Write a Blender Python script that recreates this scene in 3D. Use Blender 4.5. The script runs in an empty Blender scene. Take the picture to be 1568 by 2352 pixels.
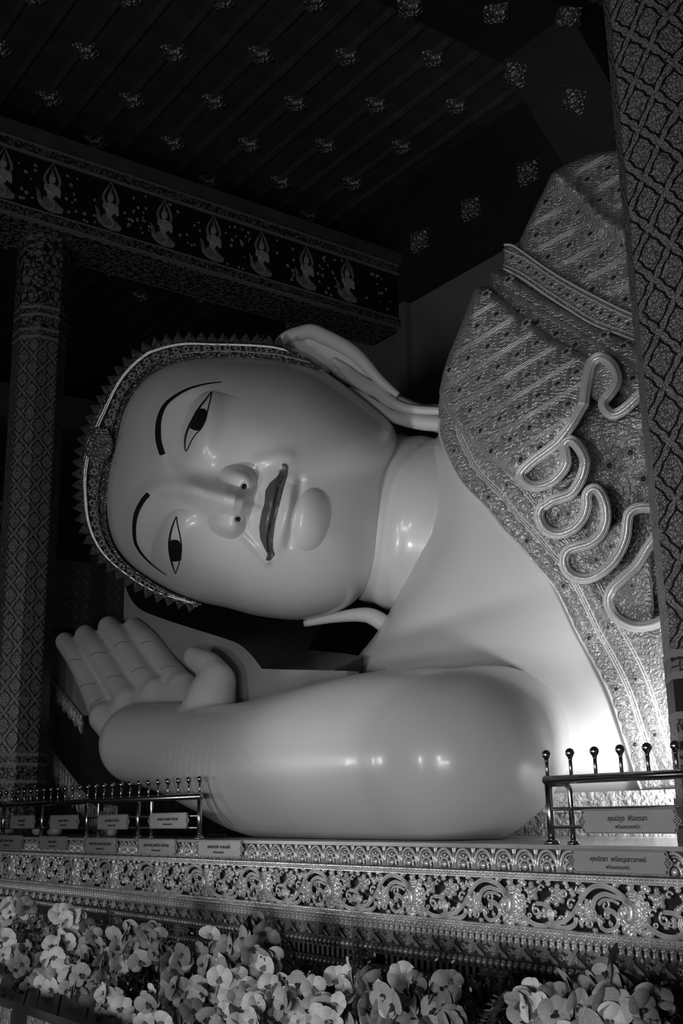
# Temple hall with a giant reclining statue, seen obliquely along its pedestal.
# World: X along the pedestal front, Y into the hall, Z up (metres). Eye at (0,0,1.6).
import bpy, bmesh, math, random
import numpy as np
from mathutils import Vector, Matrix
from mathutils.geometry import delaunay_2d_cdt
from mathutils.bvhtree import BVHTree

SC = bpy.context.scene
COL = SC.collection
random.seed(7)
RNG = np.random.default_rng(11)

# ------------------------------------------------------------------ camera
C0 = np.array([784.0, 1176.0]); FPX = 2600.0
EYE = np.array([0.0, 0.0, 1.6])
def _dir(p):
    v = np.array([p[0]-C0[0], p[1]-C0[1], FPX]); return v/np.linalg.norm(v)
_x = -_dir((-1180, 1905)); _y = _dir((4500, 1793))
_y = _y-(_y@_x)*_x; _y /= np.linalg.norm(_y); _z = np.cross(_x, _y)
RW = np.array([_x, _y, _z])                 # camera (right, down, forward) -> world
cam = bpy.data.cameras.new('camera'); cam_o = bpy.data.objects.new('camera', cam); COL.objects.link(cam_o)
cam.sensor_fit = 'VERTICAL'; cam.sensor_height = 36.0; cam.lens = 36.0*FPX/2352.0
cam.clip_end = 300
_m = Matrix([[RW[i, 0], -RW[i, 1], -RW[i, 2], EYE[i]] for i in range(3)]+[[0, 0, 0, 1]])
cam_o.matrix_world = _m
SC.camera = cam_o

# ------------------------------------------------------------------ world, lights, exposure
SC.view_settings.view_transform = 'Standard'; SC.view_settings.look = 'None'
SC.view_settings.gamma = 1.0; SC.view_settings.exposure = 0.2
SC.view_settings.use_curve_mapping = False
w = bpy.data.worlds.new('hall_dark'); SC.world = w; w.use_nodes = True
w.node_tree.nodes['Background'].inputs[0].default_value = (1, 1, 1, 1)
w.node_tree.nodes['Background'].inputs[1].default_value = 0.008

def area(name, loc, target, sx, sy, power, spread=180):
    l = bpy.data.lights.new(name, 'AREA'); l.shape = 'RECTANGLE'; l.size = sx; l.size_y = sy; l.energy = power
    l.spread = math.radians(spread)
    o = bpy.data.objects.new(name, l); COL.objects.link(o); o.location = loc
    o.rotation_euler = (Vector(target)-Vector(loc)).to_track_quat('-Z', 'Y').to_euler()
    return o
def spot(name, loc, target, power, angle, blend=0.6, r=0.15):
    l = bpy.data.lights.new(name, 'SPOT'); l.energy = power; l.spot_size = math.radians(angle); l.spot_blend = blend
    l.shadow_soft_size = r
    o = bpy.data.objects.new(name, l); COL.objects.link(o); o.location = loc
    o.rotation_euler = (Vector(target)-Vector(loc)).to_track_quat('-Z', 'Y').to_euler()
    return o
# open doorways of the hall, behind and to the right of the viewer
area('doorway_light', (-7.0, -10.0, 1.0), (-9.5, 8, 2.4), 0.9, 1.8, 90, 110)
area('doorway_light_side', (0.5, -9.5, 1.0), (-9.0, 8, 2.4), 0.9, 1.8, 95, 110)
# daylight off the sunlit floor inside the doors, low and behind the viewer
area('floor_bounce_light', (-1.6, -2.6, 0.2), (-9.5, 8, 4.6), 2.6, 1.0, 85, 110)
# two tall side windows far to the left, outside the view
area('side_window_light', (-23.6, -3.6, 1.9), (-9.2, 6.3, 2.2), 0.5, 1.5, 1.6, 22)
area('side_window_light_near', (-20.4, -3.8, 1.9), (-8.6, 6.3, 2.2), 0.5, 1.5, 1.6, 22)
# floodlight on the floor left of the viewer, aimed up at the jaw and face
spot('face_floodlight', (-8.2, 1.2, 0.25), (-9.7, 8.0, 5.3), 620, 44, 1.0, 0.3)
# floodlight on the pedestal behind the near pillar, washing the chest
spot('pedestal_floodlight', (-5.6, 7.75, 1.72), (-6.9, 9.05, 1.9), 480, 96, 1.0, 0.2)

# ------------------------------------------------------------------ maths helpers
def ray(px, py):
    px = np.asarray(px, float); py = np.asarray(py, float)
    c = np.stack([(px-C0[0])/FPX, (py-C0[1])/FPX, np.ones_like(px)], -1)
    return c @ RW.T
def at(px, py, d):
    return EYE + ray(px, py)*np.asarray(d, float)[..., None]
def on(px, py, axis, val):
    r = ray(px, py); t = (val-EYE[axis])/r[..., axis]; return EYE + r*t[..., None]
def proj(P):
    q = (np.asarray(P, float)-EYE) @ RW
    return C0 + FPX*q[..., :2]/q[..., 2:3], q[..., 2]
def arr(*pts): return np.array(pts, float)
def crop(pts, ox, oy, s): return np.array(pts, float)*s+np.array([ox, oy])
def resample(P, n=None, step=None, closed=False):
    P = np.asarray(P, float)
    if closed: P = np.vstack([P, P[:1]])
    L = np.r_[0, np.cumsum(np.linalg.norm(np.diff(P, axis=0), axis=1))]
    if n is None: n = max(3, int(round(L[-1]/step))+1)
    t = np.linspace(0, L[-1], n)
    Q = np.stack([np.interp(t, L, P[:, k]) for k in range(P.shape[1])], -1)
    return Q[:-1] if closed else Q
def catmull(P, n=8, closed=False):
    P = np.asarray(P, float); N = len(P); out = []
    rng = range(N) if closed else range(N-1)
    for i in rng:
        p0 = P[(i-1) % N] if closed or i > 0 else 2*P[0]-P[1]
        p1 = P[i]; p2 = P[(i+1) % N]
        p3 = P[(i+2) % N] if closed or i+2 < N else 2*P[-1]-P[-2]
        for t in np.linspace(0, 1, n, endpoint=False):
            out.append(0.5*((2*p1)+(-p0+p2)*t+(2*p0-5*p1+4*p2-p3)*t*t+(-p0+3*p1-3*p2+p3)*t**3))
    if not closed: out.append(P[-1])
    return np.array(out)
def polyd(X, Y, pts):
    """distance to a polyline and arc fraction along it"""
    pts = np.asarray(pts, float); seg = np.diff(pts, axis=0); L = np.linalg.norm(seg, axis=1)
    acc = np.r_[0, np.cumsum(L)]; best = np.full(X.shape, 1e9); tt = np.zeros(X.shape)
    for i in range(len(seg)):
        ux, uy = seg[i]/max(L[i], 1e-9)
        s = np.clip((X-pts[i, 0])*ux+(Y-pts[i, 1])*uy, 0, L[i])
        d = np.hypot(X-pts[i, 0]-s*ux, Y-pts[i, 1]-s*uy)
        m = d < best; best[m] = d[m]; tt[m] = (acc[i]+s[m])/acc[-1]
    return best, tt
def inside(X, Y, poly):
    poly = np.asarray(poly, float); r = np.zeros(np.shape(X), bool); n = len(poly); j = n-1
    for i in range(n):
        xi, yi = poly[i]; xj, yj = poly[j]
        c = ((yi > Y) != (yj > Y)) & (X < (xj-xi)*(Y-yi)/(yj-yi+1e-12)+xi)
        r ^= c; j = i
    return r
def stroke(pts, w):
    """outline of a brush line with half width w (array)"""
    P = np.asarray(pts, float); T = np.gradient(P, axis=0); T /= np.linalg.norm(T, axis=1)[:, None]
    N = np.c_[-T[:, 1], T[:, 0]]; w = np.broadcast_to(w, (len(P),))[:, None]
    return np.vstack([P+N*w, (P-N*w)[::-1]])
class TPS:
    def __init__(s, pts, vals):
        s.p = np.asarray(pts, float); n = len(s.p); K = s._k(s.p)
        P = np.c_[np.ones(n), s.p]; A = np.block([[K+np.eye(n)*1e2, P], [P.T, np.zeros((3, 3))]])
        s.w = np.linalg.solve(A, np.r_[vals, 0, 0, 0])
    def _k(s, q):
        r2 = ((q[:, None, :]-s.p[None])**2).sum(-1); return r2*np.log(r2+1e-9)*.5
    def __call__(s, x, y):
        x = np.asarray(x, float); sh = x.shape; q = np.c_[x.ravel(), np.asarray(y, float).ravel()]
        out = np.concatenate([s._k(q[i:i+4000]) @ s.w[:-3]+np.c_[np.ones(len(q[i:i+4000])), q[i:i+4000]] @ s.w[-3:] for i in range(0, len(q), 4000)])
        return out.reshape(sh)

# ------------------------------------------------------------------ object helpers
def mesh(name, V, F, smooth=True):
    me = bpy.data.meshes.new(name)
    me.from_pydata([tuple(map(float, v)) for v in V], [], [tuple(map(int, f)) for f in F])
    if smooth: me.polygons.foreach_set('use_smooth', [True]*len(me.polygons))
    me.update(); return me
def gridmesh(name, V, quads, smooth=True):
    """fast path: V (n,3) array, quads (m,4) int array"""
    me = bpy.data.meshes.new(name); V = np.asarray(V, np.float32); Q = np.asarray(quads, np.int32); k = Q.shape[1]
    me.vertices.add(len(V)); me.vertices.foreach_set('co', V.ravel())
    me.loops.add(Q.size); me.loops.foreach_set('vertex_index', Q.ravel())
    me.polygons.add(len(Q)); me.polygons.foreach_set('loop_start', np.arange(0, Q.size, k, dtype=np.int32))
    me.polygons.foreach_set('loop_total', np.full(len(Q), k, np.int32))
    if smooth: me.polygons.foreach_set('use_smooth', np.ones(len(Q), bool))
    me.update(calc_edges=True); me.validate(); return me
def put(name, me, mat=None, parent=None, label=None, cat=None, group=None, kind=None, loc=None):
    o = bpy.data.objects.new(name, me); COL.objects.link(o)
    if mat is not None and me is not None and not me.materials:
        for m_ in (mat if isinstance(mat, (list, tuple)) else [mat]): me.materials.append(m_)
    if parent is not None: o.parent = parent
    if loc is not None: o.location = loc
    tag(o, label, cat, group, kind); return o
def tag(o, label=None, cat=None, group=None, kind=None):
    if label: o['label'] = label
    if cat: o['category'] = cat
    if group: o['group'] = group
    if kind: o['kind'] = kind
    return o
def empty(name, loc=(0, 0, 0), **k):
    return put(name, None, None, None, loc=loc, **k)
class MB:
    """collects simple shapes into one mesh"""
    def __init__(s): s.V = []; s.F = []; s.M = []; s.n = 0
    def add(s, V, F, m=0):
        V = np.asarray(V, float); s.V.append(V)
        for f in F: s.F.append(tuple(int(i)+s.n for i in f)); s.M.append(m)
        s.n += len(V); return s
    def box(s, x0, x1, y0, y1, z0, z1, m=0):
        V = [(x, y, z) for x in (x0, x1) for y in (y0, y1) for z in (z0, z1)]
        return s.add(V, [(0, 1, 3, 2), (4, 6, 7, 5), (0, 4, 5, 1), (2, 3, 7, 6), (0, 2, 6, 4), (1, 5, 7, 3)], m)
    def tube(s, P, r, n=8, m=0, caps=True, flat=None):
        V, F = tube(P, r, n, caps, flat); return s.add(V, F, m)
    def lathe(s, prof, n=12, c=(0, 0, 0), axis=2, m=0):
        prof = np.asarray(prof, float); V = []; F = []
        for r, h in prof:
            for k in range(n):
                a = 2*math.pi*k/n; p = [r*math.cos(a), r*math.sin(a), h]
                if axis == 1: p = [p[0], h, p[1]]
                if axis == 0: p = [h, p[0], p[1]]
                V.append(np.array(p)+c)
        for i in range(len(prof)-1):
            for k in range(n):
                a, b = i*n+k, i*n+(k+1) % n; F.append((a, b, b+n, a+n))
        F.append(tuple(range(n))[::-1]); F.append(tuple(range((len(prof)-1)*n, len(prof)*n)))
        return s.add(V, F, m)
    def poly(s, pts, y0, y1, m=0, bev=0.0):
        """extrude an XZ outline between y0 (front) and y1 (back)"""
        pts = np.asarray(pts, float); n = len(pts); V = []
        for y in (y0, y1):
            for p in pts: V.append((p[0], y, p[1]))
        F = [tuple(range(n)), tuple(range(2*n-1, n-1, -1))]+[(i, i+n, (i+1) % n+n, (i+1) % n) for i in range(n)]
        return s.add(V, F, m)
    def mesh(s, name, smooth=False):
        me = mesh(name, np.vstack(s.V), s.F, smooth)
        if any(s.M): me.polygons.foreach_set('material_index', s.M)
        return me
    def build(s, name, mat=None, parent=None, smooth=False, **k):
        return put(name, s.mesh(name, smooth), mat, parent, **k)
def tube(P, r, n=8, caps=True, flat=None):
    """tube along 3D polyline; flat=(normal, ratio) squashes it along a direction"""
    P = np.asarray(P, float); N = len(P); r = np.broadcast_to(np.asarray(r, float), (N,))
    T = np.gradient(P, axis=0); T /= np.linalg.norm(T, axis=1)[:, None]+1e-12
    up = np.array([0.0, 0, 1]) if flat is None else np.asarray(flat[0], float)
    V = []; prev = None
    for i in range(N):
        a = np.cross(T[i], up if prev is None or flat is not None else prev)
        if flat is None and prev is not None: a = np.cross(prev, T[i]); a = np.cross(T[i], a)
        if np.linalg.norm(a) < 1e-6: a = np.cross(T[i], [1.0, 0.3, 0.2])
        a /= np.linalg.norm(a); b = np.cross(a, T[i]); b /= np.linalg.norm(b)
        if flat is None: prev = a
        k = 1.0 if flat is None else flat[1]
        for j in range(n):
            t = 2*math.pi*j/n; V.append(P[i]+r[i]*(math.cos(t)*a+math.sin(t)*k*b))
    F = []
    for i in range(N-1):
        for j in range(n):
            F.append((i*n+j, i*n+(j+1) % n, (i+1)*n+(j+1) % n, (i+1)*n+j))
    if caps: F.append(tuple(range(n))[::-1]); F.append(tuple(range((N-1)*n, N*n)))
    return np.array(V), F

# ------------------------------------------------------------------ materials (all greys)
MATS = {}
def pm(name, col, rough=0.5, metal=0.0, bump=None, var=None, coat=0.0, spec=0.5, coord='Object'):
    """principled material; bump=[(kind, scale, strength, distance)...], var=(scale, amount)"""
    m = bpy.data.materials.new(name); m.use_nodes = True; nt = m.node_tree; b = nt.nodes['Principled BSDF']
    c = (col, col, col) if not isinstance(col, tuple) else col
    b.inputs['Base Color'].default_value = (*c, 1); b.inputs['Roughness'].default_value = rough
    b.inputs['Metallic'].default_value = metal; b.inputs['Coat Weight'].default_value = coat
    b.inputs['Coat Roughness'].default_value = 0.12; b.inputs['Specular IOR Level'].default_value = spec
    tc = nt.nodes.new('ShaderNodeTexCoord')
    if var:
        n = nt.nodes.new('ShaderNodeTexNoise'); n.inputs['Scale'].default_value = var[0]; n.inputs['Detail'].default_value = 5
        nt.links.new(tc.outputs[coord], n.inputs['Vector'])
        r = nt.nodes.new('ShaderNodeMapRange'); r.inputs[1].default_value = .3; r.inputs[2].default_value = .7
        r.inputs[3].default_value = c[0]*(1-var[1]); r.inputs[4].default_value = c[0]*(1+var[1])
        nt.links.new(n.outputs['Fac'], r.inputs[0])
        nt.links.new(r.outputs[0], b.inputs['Base Color'])
    prev = None
    for kind, sc, st, dist in (bump or []):
        if kind == 'noise':
            t = nt.nodes.new('ShaderNodeTexNoise'); t.inputs['Scale'].default_value = sc; t.inputs['Detail'].default_value = 4; out = t.outputs['Fac']
        elif kind == 'vor':
            t = nt.nodes.new('ShaderNodeTexVoronoi'); t.inputs['Scale'].default_value = sc; out = t.outputs['Distance']
        elif kind == 'wave':
            t = nt.nodes.new('ShaderNodeTexWave'); t.wave_type = 'RINGS'; t.inputs['Scale'].default_value = sc
            t.inputs['Distortion'].default_value = 9; t.inputs['Detail'].default_value = 3; t.inputs['Detail Scale'].default_value = 1.4; out = t.outputs['Fac']
        nt.links.new(tc.outputs[coord], t.inputs['Vector'])
        u = nt.nodes.new('ShaderNodeBump'); u.inputs['Strength'].default_value = st; u.inputs['Distance'].default_value = dist
        nt.links.new(out, u.inputs['Height'])
        if prev: nt.links.new(prev, u.inputs['Normal'])
        prev = u.outputs['Normal']
    if prev: nt.links.new(prev, b.inputs['Normal'])
    MATS[name] = m; return m
SKIN = pm('painted_plaster', .62, .33, 0, var=(.7, .05), coat=.25, bump=[('noise', 3.0, .05, .05)])
PAINT = pm('black_paint', .012, .25, 0, coat=.3)
LIP = pm('lip_paint', .075, .42, 0, coat=.15)
ROBE = pm('robe_gilding', .50, .36, .65, bump=[('wave', 9, .45, .035), ('vor', 30, .25, .03), ('noise', 75, .35, .012)], var=(4, .2))
RIBM = pm('robe_rib_gilding', .66, .32, .65, bump=[('noise', 60, .2, .01)])
RIM = pm('robe_hem_gilding', .85, .27, .45, bump=[('noise', 14, .25, .03), ('noise', 70, .25, .01)])
GOLD = pm('carved_gilding', .84, .34, .55, bump=[('noise', 22, .35, .02)], var=(6, .2))
DIAD = pm('diadem_gilding', .34, .28, .8, bump=[('vor', 24, .9, .06), ('noise', 55, .6, .02)], var=(9, .35))
STEEL = pm('polished_steel', .48, .24, 1.0)
JEWEL = pm('dark_jewel', .03, .08, 0, coat=1.0, bump=[('vor', 60, .6, .02)])
# ================================================================== patterned materials
class NB:
    """small node-expression helper"""
    def __init__(s, name):
        s.m = bpy.data.materials.new(name); s.m.use_nodes = True; s.nt = s.m.node_tree; s.b = s.nt.nodes['Principled BSDF']
        s.tc = s.nt.nodes.new('ShaderNodeTexCoord')
    def L(s, a, b): s.nt.links.new(a, b)
    def math(s, op, a, b=None, c=None, clamp=False):
        n = s.nt.nodes.new('ShaderNodeMath'); n.operation = op; n.use_clamp = clamp
        for i, v in enumerate((a, b, c)):
            if v is None: continue
            if isinstance(v, (int, float)): n.inputs[i].default_value = v
            else: s.L(v, n.inputs[i])
        return n.outputs[0]
    def uv(s, which='UV'):
        x = s.nt.nodes.new('ShaderNodeSeparateXYZ'); s.L(s.tc.outputs[which], x.inputs[0]); return x.outputs
    def noise(s, scale, detail=3, which='UV'):
        n = s.nt.nodes.new('ShaderNodeTexNoise'); n.inputs['Scale'].default_value = scale; n.inputs['Detail'].default_value = detail; s.L(s.tc.outputs[which], n.inputs['Vector']); return n.outputs['Fac']
    def vor(s, scale, which='UV', feat='F1'):
        n = s.nt.nodes.new('ShaderNodeTexVoronoi'); n.feature = feat; n.inputs['Scale'].default_value = scale; s.L(s.tc.outputs[which], n.inputs['Vector']); return n.outputs['Distance']
    def ramp(s, v, a, b, lo=0.0, hi=1.0):
        n = s.nt.nodes.new('ShaderNodeMapRange'); n.interpolation_type = 'SMOOTHSTEP'; s.L(v, n.inputs[0])
        for i, k in enumerate((a, b, lo, hi)): n.inputs[i+1].default_value = k
        return n.outputs[0]
    def grey(s, v, rough=.5, metal=0.0, spec=.5, coat=0.0):
        if isinstance(v, (int, float)): s.b.inputs['Base Color'].default_value = (v, v, v, 1)
        else: s.L(v, s.b.inputs['Base Color'])
        s.b.inputs['Roughness'].default_value = rough; s.b.inputs['Metallic'].default_value = metal
        s.b.inputs['Specular IOR Level'].default_value = spec; s.b.inputs['Coat Weight'].default_value = coat; return s.m
    def bump(s, v, st, dist):
        n = s.nt.nodes.new('ShaderNodeBump'); n.inputs['Strength'].default_value = st; n.inputs['Distance'].default_value = dist
        s.L(v, n.inputs['Height']); s.L(n.outputs[0], s.b.inputs['Normal'])
def ogee_material():
    n = NB('lacquer_and_gold_leaf'); u = n.uv(); U, V = u[0], u[1]
    Vw = n.math('ADD', V, n.math('MULTIPLY', n.math('SINE', n.math('MULTIPLY', V, 4*math.pi)), .045))
    def fam(op):
        f = n.math('FRACT', n.math(op, n.math('MULTIPLY', U, .5), n.math('MULTIPLY', Vw, .5)))
        return n.math('ABSOLUTE', n.math('SUBTRACT', f, .5))      # .5 at the crossing line
    d = n.math('MAXIMUM', fam('ADD'), fam('SUBTRACT'))
    line = n.math('ABSOLUTE', n.math('SUBTRACT', d, .375)); dark = n.ramp(line, .025, .045)
    foliage = n.math('MULTIPLY', n.ramp(n.vor(5.2, feat='DISTANCE_TO_EDGE'), .03, .11), n.ramp(n.noise(13, 4), .42, .54))
    ribbon = n.math('MULTIPLY', n.ramp(n.vor(8, feat='DISTANCE_TO_EDGE'), .03, .12), n.ramp(n.noise(18, 4), .40, .52))
    inr = n.ramp(d, .365, .385)
    fol = n.math('ADD', n.math('MULTIPLY', foliage, n.math('SUBTRACT', 1.0, inr)), n.math('MULTIPLY', ribbon, inr))
    col = n.math('ADD', .012, n.math('MULTIPLY', n.math('MULTIPLY', dark, n.math('ADD', .16, n.math('MULTIPLY', fol, .84))), .43))
    return n.grey(col, .42, .35)
OGEE = ogee_material()
def foliage_material(name, hi, lo, sc):
    n = NB(name); f = n.math('MULTIPLY', n.ramp(n.vor(sc, 'Object', 'DISTANCE_TO_EDGE'), .02, .10), n.ramp(n.noise(sc*1.7, 4, 'Object'), .40, .52))
    return n.grey(n.math('ADD', lo, n.math('MULTIPLY', f, hi-lo)), .45, .3)
FOLI = foliage_material('gold_leaf_foliage', .24, .012, 7)
FOLI2 = foliage_material('gold_leaf_border', .22, .015, 12)
FRIEZE = pm('dark_lacquer_frieze', .010, .5)
FIG = pm('painted_gilt_figure', .28, .5, .2, bump=[('noise', 12, .4, .03)], var=(8, .35))
FIGL = pm('painted_pale_figure', .46, .5, .1, var=(8, .2))
CEIL = pm('dark_red_ceiling', .055, .65, 0, var=(2, .25))
CEILS = pm('dark_red_ceiling_strip', .075, .6, 0, var=(2, .25))
STUD = pm('gilt_ceiling_stud', .45, .32, .85, bump=[('vor', 13, 1.0, .10), ('noise', 24, .6, .04)])
WALLM = pm('grey_painted_wall', .20, .6, 0, var=(.6, .1))
WALLD = pm('dark_upper_wall', .020, .65, 0, var=(1.5, .2))
STONE = pm('polished_ledge_stone', .38, .22, 0, var=(2.5, .25))
FLOOR = pm('dark_polished_floor', .08, .3, 0, var=(1.2, .3))
BLACK = pm('black_lacquer', .008, .45)
MARBLE = pm('veined_dull_stone', .085, .5, 0, var=(3.5, .45))
PALE = pm('pale_band', .24, .5, 0)
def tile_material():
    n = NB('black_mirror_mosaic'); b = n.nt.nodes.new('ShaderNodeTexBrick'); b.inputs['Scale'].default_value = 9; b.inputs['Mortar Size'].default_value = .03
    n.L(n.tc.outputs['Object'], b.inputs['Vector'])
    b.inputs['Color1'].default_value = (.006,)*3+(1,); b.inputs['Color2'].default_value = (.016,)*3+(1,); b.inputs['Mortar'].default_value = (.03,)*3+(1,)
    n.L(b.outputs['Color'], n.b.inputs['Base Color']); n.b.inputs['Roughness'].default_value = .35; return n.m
MOSAIC = tile_material()

# ================================================================== the hall
ZP = 1.35                                    # pedestal top
floor = MB().box(-34, 8, -14, 15, -.2, 0).build('floor', FLOOR, kind='structure')
ZC = 15.2
cb = MB().box(-34, -2, -4, 15.0, ZC+.10, ZC+.4)
ceiling = cb.build('ceiling', CEIL, kind='structure')
PLK = MB().box(-16, 16, -.30, .30, -.06, .1).mesh('plank'); PLK.materials.append(CEIL)
RIB = MB().box(-16, 16, -.05, .05, -.13, .1).mesh('ceiling_strip'); RIB.materials.append(CEILS)
for i in range(27):
    y = -2.9+i*.67
    if y > 14.6: break
    put('plank', PLK, None, ceiling, loc=(-18, y, ZC)); put('ceiling_strip', RIB, None, ceiling, loc=(-18, y+.335, ZC))
def stud_mesh():
    mb = MB(); s = .21
    V = [(-s, -s, 0), (s, -s, 0), (s, s, 0), (-s, s, 0), (-s*.9, -s*.9, .05), (s*.9, -s*.9, .05), (s*.9, s*.9, .05), (-s*.9, s*.9, .05), (0, 0, .17)]
    mb.add(V, [(0, 1, 5, 4), (1, 2, 6, 5), (2, 3, 7, 6), (3, 0, 4, 7), (4, 5, 8), (5, 6, 8), (6, 7, 8), (7, 4, 8)])
    for k in range(4):
        a = k*math.pi/2; mb.lathe([(.05, 0), (.045, .05), (.01, .07)], 6, (.13*math.cos(a+.785), .13*math.sin(a+.785), .07))
    mb.lathe([(.055, .13), (.05, .19), (.01, .21)], 7)
    return mb
_sm = stud_mesh(); SM = _sm.mesh('stud')
_b = stud_mesh(); _b.box(-.21, .21, -.21, .21, -.34, 0); SB = _b.mesh('boss'); SB.materials.append(STUD)
SM.materials.append(STUD)
def stud(parent, loc, n):
    o = put('stud', SM, None, parent); o.matrix_local = Matrix.Translation(Vector(loc)) @ Vector(n).to_track_quat('Z', 'Y').to_matrix().to_4x4() @ Matrix.Rotation(math.pi/4, 4, 'Z'); return o
# quincunx of studs, located from the photograph's lattice
X0, Y0 = -15.25, 9.59
for j in range(-5, 4):
    for i in range(-6, 8):
        x = X0+1.72*i+(.86 if j % 2 else 0); y = Y0+1.34*j
        if -27 < x < -12.7 and y < 14.4: stud(ceiling, (x, y, ZC-.06), (0, 0, -1))
# back wall: pale below, dark fascia with studs above
wb = MB().box(-34, -2, 14.8, 15.0, 0, 12.35).build('wall_back', WALLM, kind='structure')
fa = MB().box(-34, -2, 14.62, 15.0, 12.35, ZC+.2).build('fascia', WALLD, wb)
for i in range(8):
    o = put('boss', SB, None, wb); o.matrix_local = Matrix.Translation((-13.46-1.63*i, 14.52, 13.5)) @ Vector((.48, -.87, -.05)).to_track_quat('Z', 'Y').to_matrix().to_4x4()
    
MB().box(-17.72, -17.42, 14.62, 14.8, 2, 12.35).build('pilaster', WALLM, wb)
wl = MB().box(-34.2, -34, -4, 15, 0, ZC+.3).build('wall_left', WALLD, kind='structure')
# near transverse arch with a sloping haunch
arch = MB()
prof = [(-4, 14.6), (12.9, 14.6), (14.62, 12.72), (14.62, ZC+.2), (-4, ZC+.2)]
V = [(x, y, z) for x in (-12.42, -10.8) for y, z in prof]; k = len(prof)
arch.add(V, [tuple(range(k))[::-1], tuple(range(k, 2*k))]+[(i, (i+1) % k, (i+1) % k+k, i+k) for i in range(k)])
archo = arch.build('trim_1', WALLD, kind='structure')
for loc, nn in (((-12.2, 10.6, 14.6), (0, 0, -1)), ((-11.5, 11.9, 14.6), (0, 0, -1)), ((-12.3, 13.1, 14.38), (0, -.75, -.66)), ((-10.85, 12.95, 14.55), (0, -.4, -.9)), ((-11.55, 13.75, 13.66), (0, -.75, -.66))):
    stud(archo, loc, nn)

# ---- painted beam across the hall
beam = empty('frieze_beam', (-18.15, 10, 11.8), label='dark painted crossbeam with a frieze of kneeling figures below the ceiling', cat='beam')
BO = np.array(beam.location)
def bput(mb, name, mat, parent=None, **k):
    o = mb.build(name, mat, parent or beam, **k)
    if parent is None: o.location = -BO
    return o
bput(MB().box(-18.7, -17.62, -4, 14.62, 11.82, 13.26), 'beam_core', FRIEZE)
bput(MB().box(-18.66, -17.66, -4, 14.62, 11.76, 11.82), 'painted_soffit', FOLI)
bput(MB().box(-18.7, -17.57, -4, 14.62, 11.80, 11.98), 'lower_border', FOLI2)
bput(MB().box(-18.7, -17.57, -4, 14.62, 13.08, 13.26), 'upper_border', FOLI2)
for z in (11.79, 11.98, 13.06, 13.26): bput(MB().box(-18.72, -17.55, -4, 14.62, z-.012, z+.012), 'gilt_line', PALE)
bput(MB().box(-18.8, -17.45, -4, 14.62, 13.28, 13.52), 'cornice', CEILS)
# one kneeling figure in flame halo, in (y, z) metres, thin relief
def relief(mb, pts, x0, x1, m=0):
    pts = np.asarray(pts, float); n = len(pts); V = [(x0, y, z) for y, z in pts]+[(x1, y*1.0, z) for y, z in pts]
    mb.add(V, [tuple(range(n)), tuple(range(2*n-1, n-1, -1))]+[(i, i+n, (i+1) % n+n, (i+1) % n) for i in range(n)], m)
def fz(p):   # figure traced in a frame where x is across, y up, unit = figure height
    return np.array(p, float)
def flat_stroke(path, w):
    c = catmull(np.array(path, float), 5); ww = np.interp(np.linspace(0, 1, len(c)), np.linspace(0, 1, len(w)), w); return stroke(c, ww)
def figure_mesh():
    mb = MB()
    # flame halo
    relief(mb, flat_stroke([(0, .50), (-.09, .56), (-.13, .66), (-.10, .78), (-.05, .88), (.0, 1.0)], [.012, .02, .022, .02, .014, .004]), 0, .012)
    relief(mb, flat_stroke([(0, .50), (.10, .55), (.14, .66), (.10, .80), (.05, .90), (.0, 1.0)], [.012, .02, .022, .02, .014, .004]), 0, .012)
    # crown, head
    relief(mb, [(-.05, .72), (-.03, .78), (-.012, .84), (0, .90), (.012, .84), (.03, .78), (.05, .72)], 0, .014)
    relief(mb, [(-.035, .60), (-.05, .66), (-.045, .72), (.04, .73), (.055, .69), (.048, .665), (.062, .65), (.045, .64), (.042, .62), (.015, .60)], 0, .02, 1)
    # torso and folded arms
    relief(mb, [(-.10, .54), (-.02, .585), (.03, .585), (.12, .54), (.10, .46), (.06, .36), (.02, .30), (-.06, .30), (-.08, .40)], 0, .018, 1)
    relief(mb, [(-.13, .53), (-.10, .55), (-.09, .46), (-.02, .40), (.03, .40), (.03, .43), (-.06, .44), (-.12, .44)], 0, .03, 1)
    relief(mb, [(.13, .54), (.15, .46), (.15, .36), (.08, .40), (.05, .44), (.09, .46)], 0, .03, 1)
    # lap, kneeling legs, sash tails
    relief(mb, [(-.13, .30), (-.06, .33), (.05, .30), (.13, .22), (.22, .16), (.20, .08), (.12, .06), (.02, .04), (-.08, .08), (-.15, .12), (-.17, .2)], 0, .016)
    relief(mb, flat_stroke([(-.14, .13), (-.20, .20), (-.225, .30), (-.24, .38), (-.265, .45)], [.02, .024, .018, .012, .003]), 0, .01)
    relief(mb, flat_stroke([(-.12, .12), (-.17, .19), (-.19, .28), (-.20, .35), (-.22, .41)], [.014, .018, .014, .01, .003]), 0, .012)
    relief(mb, flat_stroke([(-.02, .30), (.06, .20), (.02, .10), (-.10, .09)], [.006, .012, .012, .006]), 0, .024, 1)
    return mb.mesh('kneeling_figure')
FM = figure_mesh(); FM.materials.append(FIG); FM.materials.append(FIGL)
figpx = [(5, 408), (118, 437), (252, 478), (376, 520), (489, 556), (600, 595), (703, 626), (797, 652)]
FY = []
for px, py in figpx:
    P = on(px, py, 0, -17.62); FY.append(P[1])
FY.insert(0, FY[0]-1.15)
for y in FY:
    o = put('kneeling_figure', FM, None, beam); o.location = Vector((-17.62, y, 12.0))-Vector(BO); o.scale = (1.6, 1.08, 1.04)
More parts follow.
